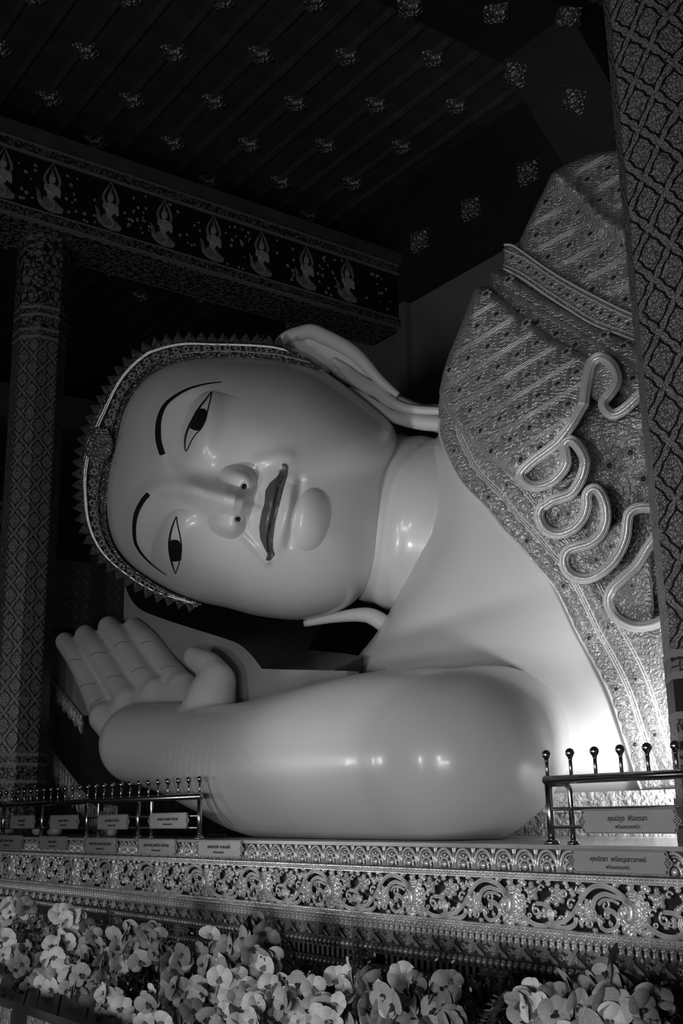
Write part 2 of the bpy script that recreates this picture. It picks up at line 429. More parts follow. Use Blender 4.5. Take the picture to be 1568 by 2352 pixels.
def flower_mesh():
    mb = MB()
    for k in range(5):
        a = k*1.2566; c = np.array([math.cos(a), math.sin(a)])*.6; t = np.linspace(0, 6.283, 6, endpoint=False)
        relief(mb, np.c_[c[0]+.38*np.cos(t), c[1]+.38*np.sin(t)], 0, .35)
    return mb.mesh('sky_flower')
SF = flower_mesh(); SF.materials.append(FIGL)
r2 = random.Random(3); k = 0
while k < 120:
    y = r2.uniform(5.3, 14.4); z = r2.uniform(12.08, 12.98)
    if min(abs(y-fy) for fy in FY) < .27 and z < 12.95: continue
    o = put('sky_flower', SF, None, beam); s = r2.uniform(.022, .042); o.location = Vector((-17.62, y, z))-Vector(BO); o.scale = (.3*s, s, s*r2.uniform(.7, 1.1)); o.rotation_euler = (r2.uniform(0, 6), 0, 0); k += 1
# lower beam of the next bay, only a line in the dark
MB().box(-27.2, -26.4, -4, 14.6, 11.3, 12.2).build('trim_2', CEILS, kind='structure')

# ---- octagonal pillars
def pillar(cx, cy, z0, z1, R, label, bands):
    root = empty('octagonal_pillar', (cx, cy, z0), label=label, cat='pillar', group='lacquered pillars with gilt ogee pattern')
    a = [math.pi/8+k*math.pi/4 for k in range(8)]; rr = R/math.cos(math.pi/8)
    V = [(rr*math.cos(t), rr*math.sin(t), z) for z in (0, z1-z0) for t in a]
    me = mesh('shaft', V, [(k, (k+1) % 8, (k+1) % 8+8, k+8) for k in range(8)]+[tuple(range(8))[::-1], tuple(range(8, 16))], False)
    uvl = me.uv_layers.new(name='UVMap'); side = 2*rr*math.sin(math.pi/8)
    for p in me.polygons:
        if len(p.vertices) != 4: continue
        kk = p.index
        for li, vi in zip(p.loop_indices, p.vertices):
            x = kk if vi % 8 == kk else kk+1
            uvl.data[li].uv = (x*side/.172, (0 if vi < 8 else z1-z0)/.212)
    put('shaft', me, OGEE, root)
    for z, h, ex, mat in bands:
        q = (rr+ex)
        V = [(q*math.cos(t), q*math.sin(t), zz) for zz in (z-z0, z+h-z0) for t in a]
        put('pale_band' if mat is PALE else 'patterned_band', mesh('band', V, [(k, (k+1) % 8, (k+1) % 8+8, k+8) for k in range(8)]+[tuple(range(8))[::-1], tuple(range(8, 16))], False), mat, root)
    return root
def bset(zb, full):
    out = [(zb, .05, .006, PALE), (zb+.05, .10, .003, FOLI2), (zb+.15, .05, .006, PALE)]
    out += [(zb+.20, .22, .002, FOLI2 if not full else BLACK), (zb+.42, .05, .006, PALE), (zb+.47, .10, .003, FOLI2), (zb+.57, .05, .006, PALE)]
    return out
pillar(-4.76, 6.95, ZP, 15.1, .5, 'near patterned pillar at the right edge, standing behind the railing', bset(2.02, True)+[(ZP, .3, .02, MARBLE), (ZP+.3, .37, .004, FOLI2)])
pillar(-18.32, 6.83, ZP, 11.76, .43, 'far patterned pillar at the left edge, carrying the painted beam', [(z, h*.9, e, m) for z, h, e, m in bset(2.0, False)]+[(z, h, e, m) for z, h, e, m in bset(9.75, False)]+[(ZP, .6, .004, FOLI2), (10.4, 1.3, .004, FOLI)])

# ---- rosette screen and dark shrine box behind the far pillar
scr = empty('rosette_screen', (-19.8, 8.3, ZP), label='dark standing screen covered in a grid of round rosettes behind the fingertips', cat='screen')
SO = np.array(scr.location)
SCRM = pm('dull_gilt_screen', .10, .45, .3, bump=[('noise', 14, .3, .03)])
SCRH = pm('dull_gilt_relief', .16, .42, .4, bump=[('noise', 30, .4, .02)])
def scrput(mb, nm, mat):
    o = mb.build(nm, mat, scr); o.location = -SO; return o
scrput(MB().box(-19.9, -19.6, 6.7, 10.2, ZP, 6.4), 'board', SCRM)
for y0, y1 in ((7.86, 7.90), (8.02, 8.05)): scrput(MB().box(-19.6, -19.57, y0, y1, ZP, 6.4), 'edge_strip', SCRH)
scrput(MB().box(-19.6, -19.55, 7.90, 8.02, ZP, 6.4), 'patterned_strip', FOLI2)
mb = MB()
for i in range(26): mb.lathe([(.075, 0), (.07, .06), (.02, .10)], 8, (-19.58, 7.70+.03*(i % 2), 2.0+i*.17), 0)
scrput(mb, 'scrolled_border', SCRH)
def rosette_tile():
    mb = MB(); t = np.linspace(0, 2*np.pi, 9)+math.pi/8
    mb.tube(np.c_[0*t, .098*np.cos(t), .098*np.sin(t)], .010, 5, caps=False)
    t = np.linspace(0, 2*np.pi, 17); mb.tube(np.c_[0*t, .072*np.cos(t), .072*np.sin(t)], .009, 5, caps=False)
    for k in range(6):
        a = k*1.0472; mb.lathe([(.018, -.01), (.016, .012), (.004, .02)], 6, (0, .035*math.cos(a), .035*math.sin(a)), 0)
    mb.lathe([(.014, 0), (.012, .02), (.003, .028)], 6, (0, 0, 0), 0)
    mb.add([(0, .115, .085), (0, .135, .115), (0, .115, .145), (0, .095, .115), (.015, .115, .115)], [(0, 1, 4), (1, 2, 4), (2, 3, 4), (3, 0, 4)])
    return mb.mesh('rosette_tile', True)
RT = rosette_tile(); RT.materials.append(SCRH)
for i in range(9):
    for j in range(12):
        o = put('rosette_tile', RT, None, scr); o.location = Vector((-19.59, 8.19+i*.222, 6.24-j*.222))-Vector(SO)
box = empty('shrine_box', (-20.4, 8.0, 6.4), label='small dark carved shrine box standing on the rosette screen', cat='shrine')
def boxput(mb, nm, mat): o = mb.build(nm, mat, box); o.location = -np.array(box.location); return o
boxput(MB().box(-20.9, -19.9, 7.0, 8.12, 6.4, 7.35), 'cabinet', BLACK)
boxput(MB().box(-20.95, -19.85, 6.95, 8.16, 7.35, 7.45), 'lid', SCRM)
for y0, y1, z0, z1 in ((7.05, 7.95, 7.0, 7.28), (7.05, 7.95, 6.5, 6.85)): boxput(MB().box(-19.9, -19.87, y0, y1, z0, z1), 'carved_panel', SCRM)
boxput(MB().box(-19.9, -19.86, 8.02, 8.08, 6.4, 7.35), 'edge_strip', SCRH)

scr.location.x -= .7; box.location.x -= .7
# ================================================================== the statue
statue = empty('reclining_statue', tuple(at(1000, 1500, 12.0)), label='giant pale reclining statue with painted face, open palm and jewelled gilded robe', cat='statue')
statue.location = (-9.5, 8.5, 1.35)
ORG = np.array(statue.location)
def sput(name, me, mat, parent=None, **k):
    """link a mesh given in world coordinates as a part of the statue"""
    o = put(name, me, mat, parent or statue, **k)
    o.matrix_parent_inverse = Matrix.Identity(4)
    if parent is None: o.location = -ORG
    return o

# ---- head: an inflated solid with carved features
HC = np.array([565., 1120.]); HD = 15.0; HT = 1.9
OUT = arr((268, 1000), (280, 950), (305, 900), (345, 858), (410, 828), (490, 817), (560, 817), (640, 824), (720, 843), (770, 870), (830, 915),
          (880, 955), (905, 985), (913, 1030), (897, 1090), (893, 1180), (884, 1250), (868, 1310), (839, 1355), (790, 1398), (700, 1423), (600, 1416),
          (520, 1396), (450, 1380), (390, 1356), (320, 1314), (280, 1276), (254, 1230), (243, 1170), (246, 1100), (256, 1050))
_o = resample(catmull(OUT, 6, True), n=720, closed=True)
_ang = np.unwrap(np.arctan2(_o[:, 1]-HC[1], _o[:, 0]-HC[0])); _rad = np.hypot(_o[:, 0]-HC[0], _o[:, 1]-HC[1])
_s = 1 if _ang[-1] > _ang[0] else -1
def rho(phi):
    a = np.mod(_ang, 2*np.pi); i = np.argsort(a)
    return np.interp(np.mod(phi, 2*np.pi), np.r_[a[i]-2*np.pi, a[i], a[i]+2*np.pi], np.tile(_rad[i], 3))
def smax(a, b, k): return 0.5*(a+b+np.sqrt((a-b)**2+k*k))
def dome(r, p=.6): return np.clip(1-r*r, 0, 1)**p
EC = np.array([414., 1111.]); MU = np.array([.967, .255]); QU = np.array([.255, -.967])
def cz(pts): return crop(pts, 150, 720, .574)
BROW1 = cz([(625, 274), (560, 282), (490, 302), (432, 335), (394, 372), (375, 420), (370, 465), (373, 515), (388, 566)])
BROW2 = cz([(332, 722), (308, 750), (285, 795), (275, 845), (277, 905), (290, 940), (315, 975), (355, 1012), (404, 1049)])
def carve(X, Y):
    dx, dy = X-EC[0], Y-EC[1]
    a = dx*MU[0]+dy*MU[1]; b = dx*QU[0]+dy*QU[1]
    # nose
    H = np.interp(a, [-85, -50, 0, 60, 105, 130, 150, 166, 176], [.0, .07, .19, .40, .57, .58, .46, .17, .0])
    W = np.interp(a, [-85, 0, 60, 112, 170], [30, 28, 33, 42, 44])
    bb = b+8
    nose = H*np.exp(-(np.abs(bb)/W)**2.2)
    for sgn in (1, -1):
        rr = np.hypot((a-134)/np.where(a < 134, 52, 36), (b+8-sgn*54)/np.where(np.sign(b+8-sgn*54) == sgn, 32, 44))
        nose = smax(nose, .36*dome(rr, .7), .12)-.02
    h = smax(nose, 0*nose, .03)-.012
    # brows flowing into the nose
    for br, link in ((BROW1, [(371, 1044), (392, 1078), (450, 1108)]), (BROW2, [(341, 1134), (372, 1122), (440, 1126)])):
        path = np.vstack([br if br is BROW1 else br[::-1], arr(*link)])
        d, t = polyd(X, Y, catmull(path, 4)); h = h+.075*np.exp(-(d/20)**2)*np.interp(t, [0, .25, .7, 1], [0, .8, 1, .5])
    # eye sockets and lids
    for sgn, ca in ((1, 18), (-1, 20)):
        ee = (b+2-sgn*140)
        lid_ax = ca+ (-.0)*ee
        h = h-.10*np.exp(-((a+26)/26)**2-(ee/78)**2)
        up = a < lid_ax+6
        rr = np.hypot((a-lid_ax-6)/52, ee/88)
        lid = np.where(up, dome(rr, .65), np.exp(-((a-lid_ax-6)/34)**2)*dome(np.abs(ee)/88, .65))
        h = h+.14*lid
    # mouth mound, lips, chin
    h = h+.12*np.exp(-((a-232)/55)**2-((b+6)/120)**2)
    up = arr((654, 1070), (646, 1095), (630, 1120), (622, 1156), (614, 1196), (611, 1237), (618, 1268), (619, 1284))
    lo = arr((675, 1100), (669, 1125), (662, 1168), (650, 1214), (638, 1254))
    gr = arr((648, 1082), (643, 1110), (636, 1150), (627, 1200), (622, 1240), (624, 1275))
    d, t = polyd(X, Y, up); h = h+.075*np.exp(-(d/18)**2)*np.sin(np.pi*np.clip(t, .06, .94))
    d, t = polyd(X, Y, lo); h = h+.085*np.exp(-(d/14)**2)*np.sin(np.pi*np.clip(t, .08, .92))
    d, t = polyd(X, Y, gr); h = h-.06*np.exp(-(d/5)**2)
    d, t = polyd(X, Y, arr((690, 1105), (684, 1140), (674, 1200), (663, 1250))); h = h-.05*np.exp(-(d/10)**2)
    cdx, cdy = X-713, Y-1193; ca_ = cdx*.985+cdy*.17; cb_ = cdx*.17-cdy*.985
    h = h+.13*dome(np.hypot(ca_/44, cb_/73), .75)+.07*np.exp(-(ca_/75)**2-(cb_/110)**2)
    # folds beside nose and mouth
    d, t = polyd(X, Y, arr((560, 1232), (585, 1258), (612, 1290))); h = h+.05*np.exp(-(d/9)**2)
    d, t = polyd(X, Y, arr((590, 1060), (640, 1046), (662, 1048))); h = h+.025*np.exp(-(d/16)**2)
    # philtrum
    d, t = polyd(X, Y, arr((580, 1150), (612, 1165))); h = h-.03*np.exp(-(d/8)**2)
    # cheeks
    for sgn in (1, -1): h = h+.07*np.exp(-((a-130)/80)**2-((b-sgn*160)/70)**2)
    # nostrils
    for x, y in ((561, 1117), (547, 1192)): h = h-.10*np.exp(-((X-x)**2+(Y-y)**2)/30)
    return h
nT, nP = 420, 640
th = np.r_[np.linspace(0, .5, 300, endpoint=False), np.linspace(.5, 1, 60)]*np.pi
th[0] = 1e-3; th[-1] = np.pi-1e-3
ph = np.linspace(0, 2*np.pi, nP, endpoint=False)
TH, PH = np.meshgrid(th, ph, indexing='ij'); RR = rho(PH)*np.sin(TH)**.9
HX = HC[0]+RR*np.cos(PH); HY = HC[1]+RR*np.sin(PH)
fr = np.clip(np.cos(TH)*4, 0, 1)
TOW = HT*np.sign(np.cos(TH))*np.abs(np.cos(TH))**.97+((HX-HC[0])*MU[0]+(HY-HC[1])*MU[1])/173*.16*1.0
TOW = TOW+np.where(TH < np.pi/2, carve(HX, HY)*fr, 0)
Vh = at(HX, HY, HD-TOW).reshape(-1, 3)
nR = len(th); ii, jj = np.meshgrid(np.arange(nR-1), np.arange(nP), indexing='ij')
q = np.stack([ii*nP+jj, (ii+1)*nP+jj, (ii+1)*nP+(jj+1) % nP, ii*nP+(jj+1) % nP], -1).reshape(-1, 4)
head = sput('head', gridmesh('head', Vh, q), SKIN)
head_bvh = BVHTree.FromPolygons([tuple(v) for v in Vh], [tuple(f) for f in q[:300*nP]])
def hit(bvh, px, py, off=0.0, default=15.0):
    r = ray(px, py); L = np.linalg.norm(r); v = Vector(r/L)
    loc, nor, i, d = bvh.ray_cast(Vector(EYE), v)
    if loc is None: return at(px, py, default)
    return np.array(loc)-np.array(v)*off
def decal(name, outline, bvh, mat, parent, off=.012, step=8, default=15.0, back=.03):
    """thin painted inlay following a surface, filled from an outline"""
    P = resample(outline, step=step*.6, closed=True)
    x0, y0 = P.min(0); x1, y1 = P.max(0)
    gx, gy = np.meshgrid(np.arange(x0, x1, step), np.arange(y0, y1, step)); gx, gy = gx.ravel(), gy.ravel()
    k = inside(gx, gy, P); d, _ = polyd(gx, gy, np.vstack([P, P[:1]])); k &= d > step*.45
    pts = np.vstack([P, np.c_[gx[k], gy[k]]])
    vv, ee, ff, *_r = delaunay_2d_cdt([Vector(p) for p in pts], [(i, (i+1) % len(P)) for i in range(len(P))], [list(range(len(P)))], 1, 1e-6)
    V = [hit(bvh, v.x, v.y, off, default) for v in vv]
    return sput(name, mesh(name, V, ff), mat, parent)
for br, ws in ((BROW1, (1.0, 3.2, 6.5, 6.5)), (BROW2[::-1], (1.0, 2.6, 5.2, 5.6))):
    c = catmull(br, 6); ww = np.interp(np.linspace(0, 1, len(c)), [0, .35, .75, 1], ws)
    decal('eyebrow', stroke(c, ww), head_bvh, PAINT, None, .015, 7)
for lid, under, iris in (
    ([(480, 553), (477, 520), (483, 480), (500, 440), (530, 385), (560, 345), (585, 312)], [(585, 312), (578, 350), (568, 390), (560, 425), (543, 460), (522, 482), (502, 512), (490, 540), (480, 553)],
     [(522, 390), (545, 380), (563, 388), (562, 415), (550, 450), (533, 468), (512, 466), (495, 452), (508, 418)]),
    ([(443, 812), (428, 850), (418, 890), (415, 930), (419, 970), (428, 1008), (440, 1043)], [(443, 812), (449, 850), (457, 885), (463, 925), (462, 965), (453, 1005), (440, 1043)],
     [(418, 912), (438, 906), (456, 913), (463, 945), (462, 985), (445, 992), (425, 989), (416, 950)])):
    c = catmull(cz(lid), 6); ww = 2.1*np.sin(np.linspace(.25, np.pi-.25, len(c)))
    decal('eyelid_line', stroke(c, ww+.4), head_bvh, PAINT, None, .014, 5)
    c = catmull(cz(under), 5); decal('eyelid_line', stroke(c, 1.1), head_bvh, PAINT, None, .014, 5)
    decal('iris', catmull(cz(iris), 4, True), head_bvh, PAINT, None, .013, 6)
LIPS = cz([(868, 601), (864, 630), (850, 650), (818, 678), (800, 708), (796, 760), (784, 800), (775, 855), (779, 900), (796, 940), (810, 965), (800, 988), (818, 990), (838, 968),
           (829, 940), (830, 900), (838, 835), (853, 775), (870, 705), (886, 650), (890, 615), (882, 602)])
decal('lips', LIPS, head_bvh, LIP, None, .013, 7)
decal('mouth_line', stroke(catmull(cz([(872, 650), (846, 710), (830, 780), (815, 850), (806, 905), (812, 955)]), 5), 1.3), head_bvh, PAINT, None, .02, 5)
for x, y, rx, ry in ((561, 1117, 5, 6), (547, 1192, 6, 4.5)):
    t = np.linspace(0, 2*np.pi, 14, endpoint=False); decal('nostril', np.c_[x+rx*np.cos(t), y+ry*np.sin(t)], head_bvh, PAINT, None, .012, 4)

# ---- thick surface patch: an outline, its own depth function, rounded rim and real thickness
def patch(outline, depth, thick=.2, rim=0.0, rim_px=10.0, step=14, extra=None, bstep=None, puff=0.0, puff_px=60.0):
    P = resample(outline, step=bstep or step*.7, closed=True); n = len(P)
    x0, y0 = P.min(0); x1, y1 = P.max(0)
    gx, gy = np.meshgrid(np.arange(x0, x1, step), np.arange(y0, y1, step)); gx = gx+((np.arange(gx.shape[0]) % 2)*step*.5)[:, None]
    gx, gy = gx.ravel(), gy.ravel(); k = inside(gx, gy, P); Pc = np.vstack([P, P[:1]])
    d, _ = polyd(gx, gy, Pc); k &= d > step*.55
    pts = [P]
    if rim > 0:
        # inner rings so that the rim really rounds over
        T = np.roll(P, -1, 0)-np.roll(P, 1, 0); T /= np.linalg.norm(T, axis=1)[:, None]+1e-9; N = np.c_[-T[:, 1], T[:, 0]]
        if not inside(P[:1, 0]+N[:1, 0]*.5, P[:1, 1]+N[:1, 1]*.5, P)[0]: N = -N
        for f in (.08, .25, .5, .8):
            R = P+N*rim_px*f; dd, _ = polyd(R[:, 0], R[:, 1], Pc)
            ok = inside(R[:, 0], R[:, 1], P) & (dd > rim_px*f*.8); pts.append(R[ok])
        k &= d > rim_px*.95
    pts.append(np.c_[gx[k], gy[k]]); pts = np.vstack(pts)
    vv, ee, ff, *_r = delaunay_2d_cdt([Vector(p) for p in pts], [(i, (i+1) % n) for i in range(n)], [list(range(n))], 1, 1e-5)
    Q = np.array([(v.x, v.y) for v in vv]); d, _ = polyd(Q[:, 0], Q[:, 1], Pc)
    D = depth(Q[:, 0], Q[:, 1])
    if rim > 0:
        e = np.clip(1-d/rim_px, 0, 1); D = D+rim*(1-np.sqrt(np.clip(1-e*e, 0, 1)))
    if puff: D = D-puff*(1-np.clip(1-d/puff_px, 0, 1)**2)
    if extra is not None: D = D-extra(Q[:, 0], Q[:, 1])
    V = at(Q[:, 0], Q[:, 1], D); m = len(V)
    A = sum((Q[f[1]][0]-Q[f[0]][0])*(Q[f[2]][1]-Q[f[0]][1])-(Q[f[1]][1]-Q[f[0]][1])*(Q[f[2]][0]-Q[f[0]][0]) for f in ff[:50])
    fr_ = [tuple(f) if A < 0 else tuple(f)[::-1] for f in ff]
    back = ray(P.mean(0)[0], P.mean(0)[1]); back /= np.linalg.norm(back)
    V2 = V+back*thick
    edges = {}
    for f in fr_:
        for i in range(len(f)): edges[(f[i], f[(i+1) % len(f)])] = 1
    side = [(b, a, a+m, b+m) for (a, b) in edges if (b, a) not in edges]
    F = fr_+[tuple(i+m for i in f[::-1]) for f in fr_]+side
    return np.vstack([V, V2]), F
def sweep_px(pts, depth, r_px, n=8, lift=0.0, mb=None, m=0):
    """round cord lying on a depth surface, along an image-space path"""
    P = np.asarray(pts, float); D = depth(P[:, 0], P[:, 1])-lift
    V, F = tube(at(P[:, 0], P[:, 1], D), np.broadcast_to(np.asarray(r_px, float), (len(P),))*D/FPX, n)
    if mb is not None: mb.add(V, F, m)
    return V, F

# ---- ear (upper side): slab, rolled helix, inner fold, long lobe
ez = lambda p: crop(p, 560, 720, .3189)
EAR = ez([(213, 245), (240, 190), (320, 140), (400, 108), (480, 95), (520, 115), (590, 145), (690, 188), (790, 245), (880, 325), (960, 415), (1030, 500), (1100, 570), (1200, 620),
          (1300, 655), (1440, 668), (1440, 855), (1300, 832), (1180, 800), (1070, 765), (1000, 720), (900, 640), (800, 560), (740, 530), (660, 480), (590, 420), (500, 392), (400, 352), (300, 312), (235, 280)])
ear_d = lambda x, y: 15.45-(x-640)/400*1.1
V, F = patch(catmull(EAR, 3, True), ear_d, .35, .22, 14, 9)
ear = sput('ear', mesh('ear', V, F), SKIN)
mb = MB()
def skin_cord(pts, r, lift=.05, fl=None):
    c = catmull(ez(pts), 6); rr = np.interp(np.linspace(0, 1, len(c)), np.linspace(0, 1, len(r)), r); sweep_px(c, ear_d, rr, 10, lift, mb)
skin_cord([(250, 255), (255, 215), (320, 165), (410, 140), (490, 130), (580, 168), (680, 215), (780, 275), (870, 360), (950, 450), (1020, 515), (1110, 590)], [8, 14, 17, 19, 18, 16, 12, 8])
skin_cord([(250, 255), (320, 275), (400, 310), (480, 350), (560, 395), (610, 425)], [9, 12, 12, 9, 4])
skin_cord([(640, 330), (720, 400), (800, 470), (880, 520), (960, 560), (1060, 640), (1200, 690), (1440, 705)], [6, 14, 17, 18, 15, 12, 10])
skin_cord([(760, 535), (860, 600), (960, 670), (1060, 735), (1180, 765), (1300, 785), (1440, 795)], [4, 9, 12, 14, 18, 19, 19], .06)
sput('ear_fold', mb.mesh('ear_fold', True), SKIN, ear, loc=None)
# lower ear lobe end, seen between jaw and shoulder
mb = MB(); c = catmull(arr((700, 1432), (770, 1418), (830, 1412), (862, 1420), (905, 1450)), 6)
sweep_px(c, lambda x, y: 14.6-(x-800)/400, np.interp(np.linspace(0, 1, len(c)), [0, .5, 1], [8, 17, 22]), 12, 0, mb)
sput('ear_lobe', mb.mesh('ear_lobe', True), SKIN)

# ---- neck with carved rings
axn = np.linspace(0, 1, 60); c = np.c_[740+axn*330, 1160+axn*70]; nd = 15.5-axn*.9
prof = 1.0+.0*axn
for k_, am, wd in ((.44, .022, .05), (.60, .03, .06), (.76, .03, .06)): prof = prof+am*np.exp(-((axn-k_)/wd)**2)
nr = np.interp(axn, [0, .35, .6, .8, 1], [190, 190, 198, 206, 200])*prof*nd/FPX
V, F = tube(at(c[:, 0], c[:, 1], nd), nr, 72)
sput('neck', mesh('neck', V, F), SKIN)

# ---- chest and bare shoulder
DT = TPS([(1450, 1800), (1540, 1810), (1370, 1500), (1500, 1500), (1230, 1250), (1480, 1200), (1100, 1100), (1010, 1000), (1010, 900), (1200, 950), (1450, 950), (1060, 680),
          (1250, 750), (1450, 750), (1160, 590), (1300, 390), (1415, 345), (1450, 550), (1330, 1650), (1000, 1400), (850, 1550), (1100, 1600)],
         [11.2, 11.0, 11.8, 11.3, 12.3, 11.6, 12.9, 13.6, 13.9, 12.6, 11.8, 14.0, 13.0, 12.2, 13.9, 13.8, 13.4, 12.6, 11.5, 12.7, 13.0, 12.2])
CHEST = arr((1005, 1000), (992, 1110), (985, 1205), (950, 1290), (905, 1385), (860, 1460), (800, 1535), (770, 1600), (760, 1720), (800, 1850), (1000, 1880), (1300, 1850), (1560, 1812), (1575, 1700), (1560, 1560), (1510, 1400), (1410, 1250), (1290, 1120), (1150, 1010))
V, F = patch(catmull(CHEST, 4, True), lambda x, y: DT(x, y)+.03, 1.6, .9, 90, 14)
sput('chest', mesh('chest', V, F), SKIN)

# ---- right arm and open hand: one continuous blended surface
def capsule_field(chains, h, pad=.5):
    """chains: ([(centre, radius)...], blend). each chain is a smooth tapered limb; limbs blend with a smooth minimum"""
    allp = [n for c, _ in chains for n in c]
    lo = np.min([p-r for p, r in allp], 0)-.15; hi = np.max([p+r for p, r in allp], 0)+.15
    n = np.ceil((hi-lo)/h).astype(int)+1; Fd = np.full(n, 9.0, np.float32)
    for c, kk in chains:
        P = np.array([p for p, r in c]); R = np.array([r for p, r in c])
        m = R.max()+pad
        i0 = np.maximum(np.floor((P.min(0)-m-lo)/h).astype(int), 0); i1 = np.minimum(np.ceil((P.max(0)+m-lo)/h).astype(int)+1, n)
        X, Y, Z = np.meshgrid(*[lo[d]+h*np.arange(i0[d], i1[d]) for d in range(3)], indexing='ij', sparse=True)
        D = None
        for a, b, ra, rb in zip(P[:-1], P[1:], R[:-1], R[1:]):
            ab = b-a; L2 = ab @ ab+1e-9
            t = np.clip(((X-a[0])*ab[0]+(Y-a[1])*ab[1]+(Z-a[2])*ab[2])/L2, 0, 1)
            d = np.sqrt((X-a[0]-t*ab[0])**2+(Y-a[1]-t*ab[1])**2+(Z-a[2]-t*ab[2])**2)-(ra+(rb-ra)*t)
            D = d if D is None else np.minimum(D, d)
        sl = tuple(slice(i0[q_], i1[q_]) for q_ in range(3)); f = Fd[sl]
        hh = np.clip(.5+.5*(f-D)/kk, 0, 1); Fd[sl] = f+(D-f)*hh-kk*hh*(1-hh)
    return Fd, lo
def surface_nets(Fd, lo, h):
    s = Fd < 0; nx, ny, nz = Fd.shape; c8 = [(i, j, k) for i in (0, 1) for j in (0, 1) for k in (0, 1)]
    cnt = sum(s[i:nx-1+i, j:ny-1+j, k:nz-1+k].astype(np.int8) for i, j, k in c8)
    act = np.argwhere((cnt > 0) & (cnt < 8)); idx = np.full((nx-1, ny-1, nz-1), -1, np.int32); idx[tuple(act.T)] = np.arange(len(act))
    S = np.zeros((len(act), 3)); N = np.zeros(len(act))
    for p in c8:
        for d in range(3):
            if p[d] == 0:
                q_ = list(p); q_[d] = 1; fa = Fd[tuple((act+p).T)]; fb = Fd[tuple((act+q_).T)]
                m = (fa < 0) != (fb < 0); t = np.where(m, fa/np.where(m, fa-fb, 1), 0)
                P = act+np.array(p, float); P[:, d] += t; S[m] += P[m]; N[m] += 1
    V = lo+h*(S/N[:, None]); quads = []
    for d in range(3):
        sl0 = [slice(1, -1)]*3; sl0[d] = slice(0, -1); sl1 = [slice(1, -1)]*3; sl1[d] = slice(1, None)
        a, b = s[tuple(sl0)], s[tuple(sl1)]; e = np.argwhere(a != b); flip = a[tuple(e.T)]
        off = np.ones(3, int); off[d] = 0; e = e+off; u, v = (d+1) % 3, (d+2) % 3
        def cell(du, dv):
            q_ = e.copy(); q_[:, u] -= du; q_[:, v] -= dv; return idx[tuple(q_.T)]
        Q = np.stack([cell(1, 1), cell(0, 1), cell(0, 0), cell(1, 0)], -1); Q[~flip] = Q[~flip][:, ::-1]; quads.append(Q)
    Q = np.vstack(quads); return V, Q[(Q >= 0).all(1)]
PR = []
def chain(spec, k, sub=4):
    S = catmull(np.array(spec, float), sub); PR.append(([(at(x, y, d), r*d/FPX) for x, y, d, r in S], k))
chain([(1140, 1695, 11.7, 165), (1105, 1718, 10.8, 187), (1058, 1738, 10.2, 201), (980, 1741, 10.6, 204), (860, 1744, 11.35, 198), (740, 1752, 12.1, 182), (610, 1762, 13.0, 156), (500, 1745, 13.8, 124),
       (405, 1720, 14.6, 104), (318, 1708, 15.2, 90)], .3, 6)
for m_ in ([(300, 1700, 15.5, 46), (268, 1672, 15.75, 42), (240, 1648, 15.95, 36)], [(345, 1700, 15.3, 50), (320, 1655, 15.6, 46), (298, 1617, 15.85, 40)],
           [(400, 1690, 15.1, 52), (382, 1640, 15.45, 47), (362, 1595, 15.7, 40)], [(450, 1685, 14.9, 52), (437, 1630, 15.2, 46), (420, 1582, 15.5, 38)]):
    chain(m_, .10)
for f in ([(240, 1650, 15.95, 33), (211, 1577, 16.7, 30.5), (182, 1517, 17.3, 29), (150, 1474, 17.9, 24)],
          [(298, 1615, 15.8, 37), (262, 1553, 16.5, 35), (227, 1501, 17.1, 33), (197, 1460, 17.7, 27)],
          [(362, 1592, 15.7, 37), (321, 1538, 16.3, 35), (285, 1482, 16.9, 33), (250, 1440, 17.5, 27)],
          [(420, 1578, 15.5, 35), (380, 1533, 16.1, 33), (338, 1477, 16.7, 31), (306, 1442, 17.2, 25)]):
    chain([(x, y, d, r*.95) for x, y, d, r in f], .03)
chain([(470, 1662, 14.2, 66), (484, 1606, 14.3, 57), (496, 1564, 14.4, 44)], .06)
chain([(497, 1566, 14.4, 43), (478, 1530, 14.6, 33), (447, 1509, 14.9, 26)], .04)
HSTEP = .030
Fd, lo = capsule_field(PR, HSTEP)
V, Q = surface_nets(Fd, lo, HSTEP)
# light smoothing
for _ in range(3):
    acc = np.zeros_like(V); ct = np.zeros(len(V))
    for a_, b_ in ((0, 1), (1, 2), (2, 3), (3, 0)):
        np.add.at(acc, Q[:, a_], V[Q[:, b_]]); np.add.at(acc, Q[:, b_], V[Q[:, a_]]); np.add.at(ct, Q[:, a_], 1); np.add.at(ct, Q[:, b_], 1)
    V = V*.4+.6*acc/np.maximum(ct, 1)[:, None]
V[:, 2] = np.maximum(V[:, 2], 1.352)
arm = sput('arm', gridmesh('arm', V, Q), SKIN)
arm_bvh = BVHTree.FromPolygons([tuple(v) for v in V], [tuple(f) for f in Q])
CREASE = pm('crease_shade', .30, .5)  # darker strips paint the shade of the finger and wrist grooves
def az(p): return crop(p, 60, 1300, .574)
for cr in ([(168, 388), (185, 375), (225, 375)], [(210, 490), (230, 475), (280, 470)], [(255, 360), (285, 345), (325, 350)], [(320, 450), (345, 440), (385, 440)],
           [(350, 325), (375, 305), (415, 305)], [(420, 425), (450, 408), (480, 408)], [(455, 315), (475, 303), (505, 300)], [(535, 415), (560, 402), (590, 402)],
           [(255, 570), (270, 545), (300, 530)]):
    decal('finger_crease', stroke(catmull(az(cr), 5), 1.0), arm_bvh, CREASE, arm, .006, 5, 16.5)
for o in arm.children: o.location = (0, 0, 0)
for cr in ([(700, 860), (715, 925), (745, 985), (790, 1030)], [(722, 855), (742, 920), (775, 980), (830, 1040)]):
    decal('wrist_crease', stroke(catmull(az(cr), 5), 1.0), arm_bvh, CREASE, arm, .006, 6, 13.5)
